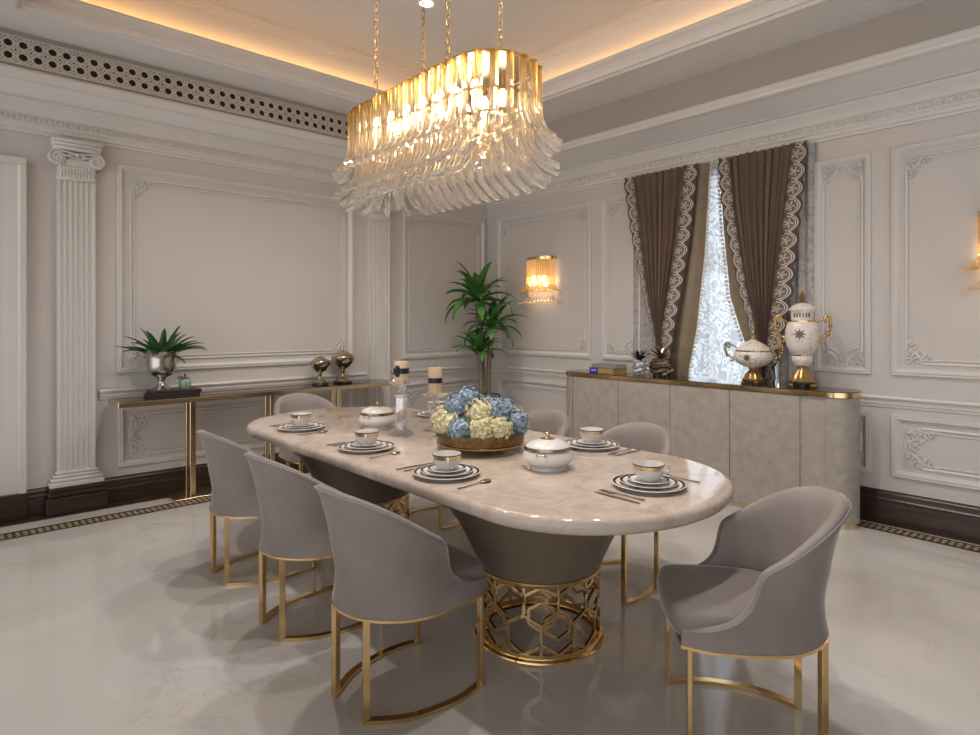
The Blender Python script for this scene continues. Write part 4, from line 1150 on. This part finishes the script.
o=rest.build('glass_prisms_behind',M['prism'],ch,world=True,smooth=12); o.name='glass_prism_row'; o['kind']='stuff'
for k in range(7):
    y=HY-.48+k*.16
    for sx in (-1,1):
        b=MB(); b.lathe([(0,0),(.018,.004),(.028,.03),(.026,.065),(.014,.09),(0,.096)],14,(HX+sx*.10,y,2.64)); b.build('bulb',M['bulb'],ch,world=True,smooth=60)
# chains with real interlocked links
def link_path(c,h,w,rot,n=16):
    pts=[]
    for i in range(n):
        a=2*PI*i/n; x=w*math.cos(a); z=(h-w)*(1 if math.sin(a)>=0 else -1)+w*math.sin(a)
        pts.append((c[0]+x*math.cos(rot),c[1]+x*math.sin(rot),c[2]+z))
    return pts
for cx,cy in ((HX-.225,HY-.40),(HX+.155,HY-.40),(HX-.165,HY+.40),(HX+.20,HY+.40)):
    m=MB(); z=2.842; k=0
    m.tube(link_path((cx,cy,2.825),.014,.008,.3,10),.003,6,closed=True)
    while z<ZC-.02:
        m.tube(link_path((cx,cy,z),.030,.011,(.35 if k%2 else .35+PI/2),14),.0034,6,closed=True); z+=.0475; k+=1
    m.build('chain',M['agold'],ch,world=True,smooth=80)
    MB().lathe([(.05,ZC),(.052,ZC-.006),(.045,ZC-.016),(.015,ZC-.024),(0,ZC-.026)],24,(cx,cy,0)).build('ceiling_cup',M['agold'],ch,world=True)

# recessed downlights in the tray ceiling
for i,(x,y,l) in enumerate(((-2.33,-1.885,'round white recessed downlight in the tray ceiling behind the chandelier chains'),)):
    t=thing('recessed_downlight',l,'downlight',(x,y,ZC))
    MB().lathe([(.05,-.001),(.062,-.004),(.075,-.006),(.078,-.002),(.078,0),(.05,0),(.05,-.001)],32).build('trim_ring',M['white'],t)
    MB().lathe([(0,-.003),(.052,-.003)],32).build('lamp_disc',M['disc'],t)

# ------------------------------------------------------------------ wall sconces
def sconce(y,lab):
    t=thing('wall_sconce',lab,'sconce',(-.02,y,1.64),0,'wall sconces of glass rods')
    z0=1.64; W=.20; D=.13
    arc=lambda a,e=0:(-.02-(D+e)*math.sin(a), y+(W+e)*math.cos(a))
    m=MB(); n=24
    top=[(-.001,y+W+.01,0)]+[( *arc(PI*i/n,.012),0) for i in range(n+1)]+[(-.001,y-W-.01,0)]
    m.loft([[(a,b,2.145) for a,b,_ in top],[(a,b,2.178) for a,b,_ in top]]); m.build('gold_cap',M['gold'],t,world=True,smooth=30)
    MB().cbox(-.02,-.001,y-.10,y+.10,1.80,2.145,.004).build('back_plate',M['gold'],t,world=True)
    def rod(a,ztop,zb,zt,fl,e,rad):
        x,yy=arc(a,e); nx,ny=-math.sin(a),math.cos(a); p=[(x,yy,ztop),(x,yy,(ztop+zb)/2),(x,yy,zb)]
        for k in range(1,7):
            q=k/6*PI/2; p.append((x+nx*fl*(1-math.cos(q)),yy+ny*fl*(1-math.cos(q)),zb-(zb-zt)*math.sin(q)*(.85+.15*k/6)))
        return MB().tube(p,rad,8)
    N=20
    for i in range(N): rod(PI*(i+.5)/N,2.15,1.90,1.79,.10,0,.0115).build('glass_rod',M['rod'],t,world=True,smooth=80)
    N=17
    for i in range(N): rod(PI*(i+.5)/N,1.88,1.76,1.655,.125,-.02,.009).build('curved_rod',M['rodclear'],t,world=True,smooth=80)
    for s in (-.08,.08):
        MB().lathe([(0,0),(.012,.003),(.02,.03),(.014,.06),(0,.075)],12,(-.075,y+s,1.90)).build('bulb',M['sbulb'],t,world=True,smooth=60)
    l=bpy.data.lights.new('sconce_lamp','POINT'); l.energy=3.5; l.color=(1,.76,.50); l.shadow_soft_size=.03
    o=bpy.data.objects.new('sconce_lamp',l); COL.objects.link(o); o.location=(-.085,y,1.88)
sconce(-.955,'gold-capped glass rod wall sconce in the panel between the dracaena and the sideboard')
sconce(-5.09,'gold-capped glass rod wall sconce cut by the right edge, on the right wall panel')

# ------------------------------------------------------------------ light
def lamp(name,typ,loc,energy,col=(1,1,1),rot=(0,0,0),size=None,size_y=None,**kw):
    l=bpy.data.lights.new(name,typ); l.energy=energy; l.color=col
    if typ=='AREA':
        l.shape='RECTANGLE'; l.size=size; l.size_y=size_y or size
    elif size is not None: l.shadow_soft_size=size
    for k,v in kw.items(): setattr(l,k,v)
    o=bpy.data.objects.new(name,l); COL.objects.link(o); o.location=loc; o.rotation_euler=rot; return o
WARM=(1,.53,.18)
zc=ZS+.128
cov=5
# cove strips lie in the trough behind the tray lip, shining up and outward
tl=1.05
for loc,rot,sx,sy in ((((TX0+TX1)/2,TY1+.06,zc),(PI-tl,0,0),TX1-TX0,.03),(((TX0+TX1)/2,TY0-.06,zc),(PI+tl,0,0),TX1-TX0,.03),
                      ((TX1+.06,(TY0+TY1)/2,zc),(0,PI+tl,0),.03,TY1-TY0),((TX0-.06,(TY0+TY1)/2,zc),(0,PI-tl,0),.03,TY1-TY0)):
    o=lamp('cove_lamp','AREA',loc,cov,WARM,rot,sx,sy); o.data.spread=2.2
for x in (-3.45,-2.42):
    for y in (-1.95,-3.0,-4.05):
        lamp('downlight','SPOT',(x,y,ZC-.02),108,(1,.945,.90),(0,0,0),.06,spot_size=2.3,spot_blend=.8)
for k in range(3):
    lamp('chandelier_lamp','POINT',(HX,HY-.36+.36*k,2.62),10,(1,.82,.60),size=.05)
# daylight outside the window
lamp('daylight','AREA',(1.1,-2.96,1.75),75,(.80,.90,1),(0,PI/2,0),2.6,2.4)
w=bpy.data.worlds.new('World'); S.world=w; w.use_nodes=True
nt=w.node_tree; bg=nt.nodes['Background']; bg.inputs[0].default_value=(.98,.965,.955,1)
# the unseen rest of the house: dim overall, with an added fill lobe from behind-left, tilted low to brighten undersides
tc=nt.nodes.new('ShaderNodeTexCoord'); vm=nt.nodes.new('ShaderNodeVectorMath'); vm.operation='DOT_PRODUCT'
vm.inputs[1].default_value=Vector((-.90,-.36,-.16)).normalized(); nt.links.new(tc.outputs['Generated'],vm.inputs[0])
mr=nt.nodes.new('ShaderNodeMapRange'); mr.interpolation_type='SMOOTHSTEP'
mr.inputs['From Min'].default_value=.55; mr.inputs['From Max'].default_value=.95
mr.inputs['To Min'].default_value=.15; mr.inputs['To Max'].default_value=1.9
nt.links.new(vm.outputs['Value'],mr.inputs['Value']); nt.links.new(mr.outputs[0],bg.inputs[1])

# ------------------------------------------------------------------ camera
cam=bpy.data.cameras.new('Camera'); co=bpy.data.objects.new('Camera',cam); COL.objects.link(co)
co.location=(-5.150,-5.704,1.45); co.rotation_euler=(PI/2,0,math.radians(47.644)-PI/2)
cam.sensor_width=36; cam.sensor_fit='HORIZONTAL'; cam.lens=36*613.4/980
cam.shift_y=(321.6-367.5)/980; cam.clip_start=.05
S.camera=co
S.view_settings.view_transform='Standard'; S.view_settings.look='None'; S.view_settings.exposure=-0.25
S.cycles.use_denoising=True
S.cycles.max_bounces=10; S.cycles.transparent_max_bounces=24; S.cycles.diffuse_bounces=4
S.cycles.sample_clamp_indirect=6
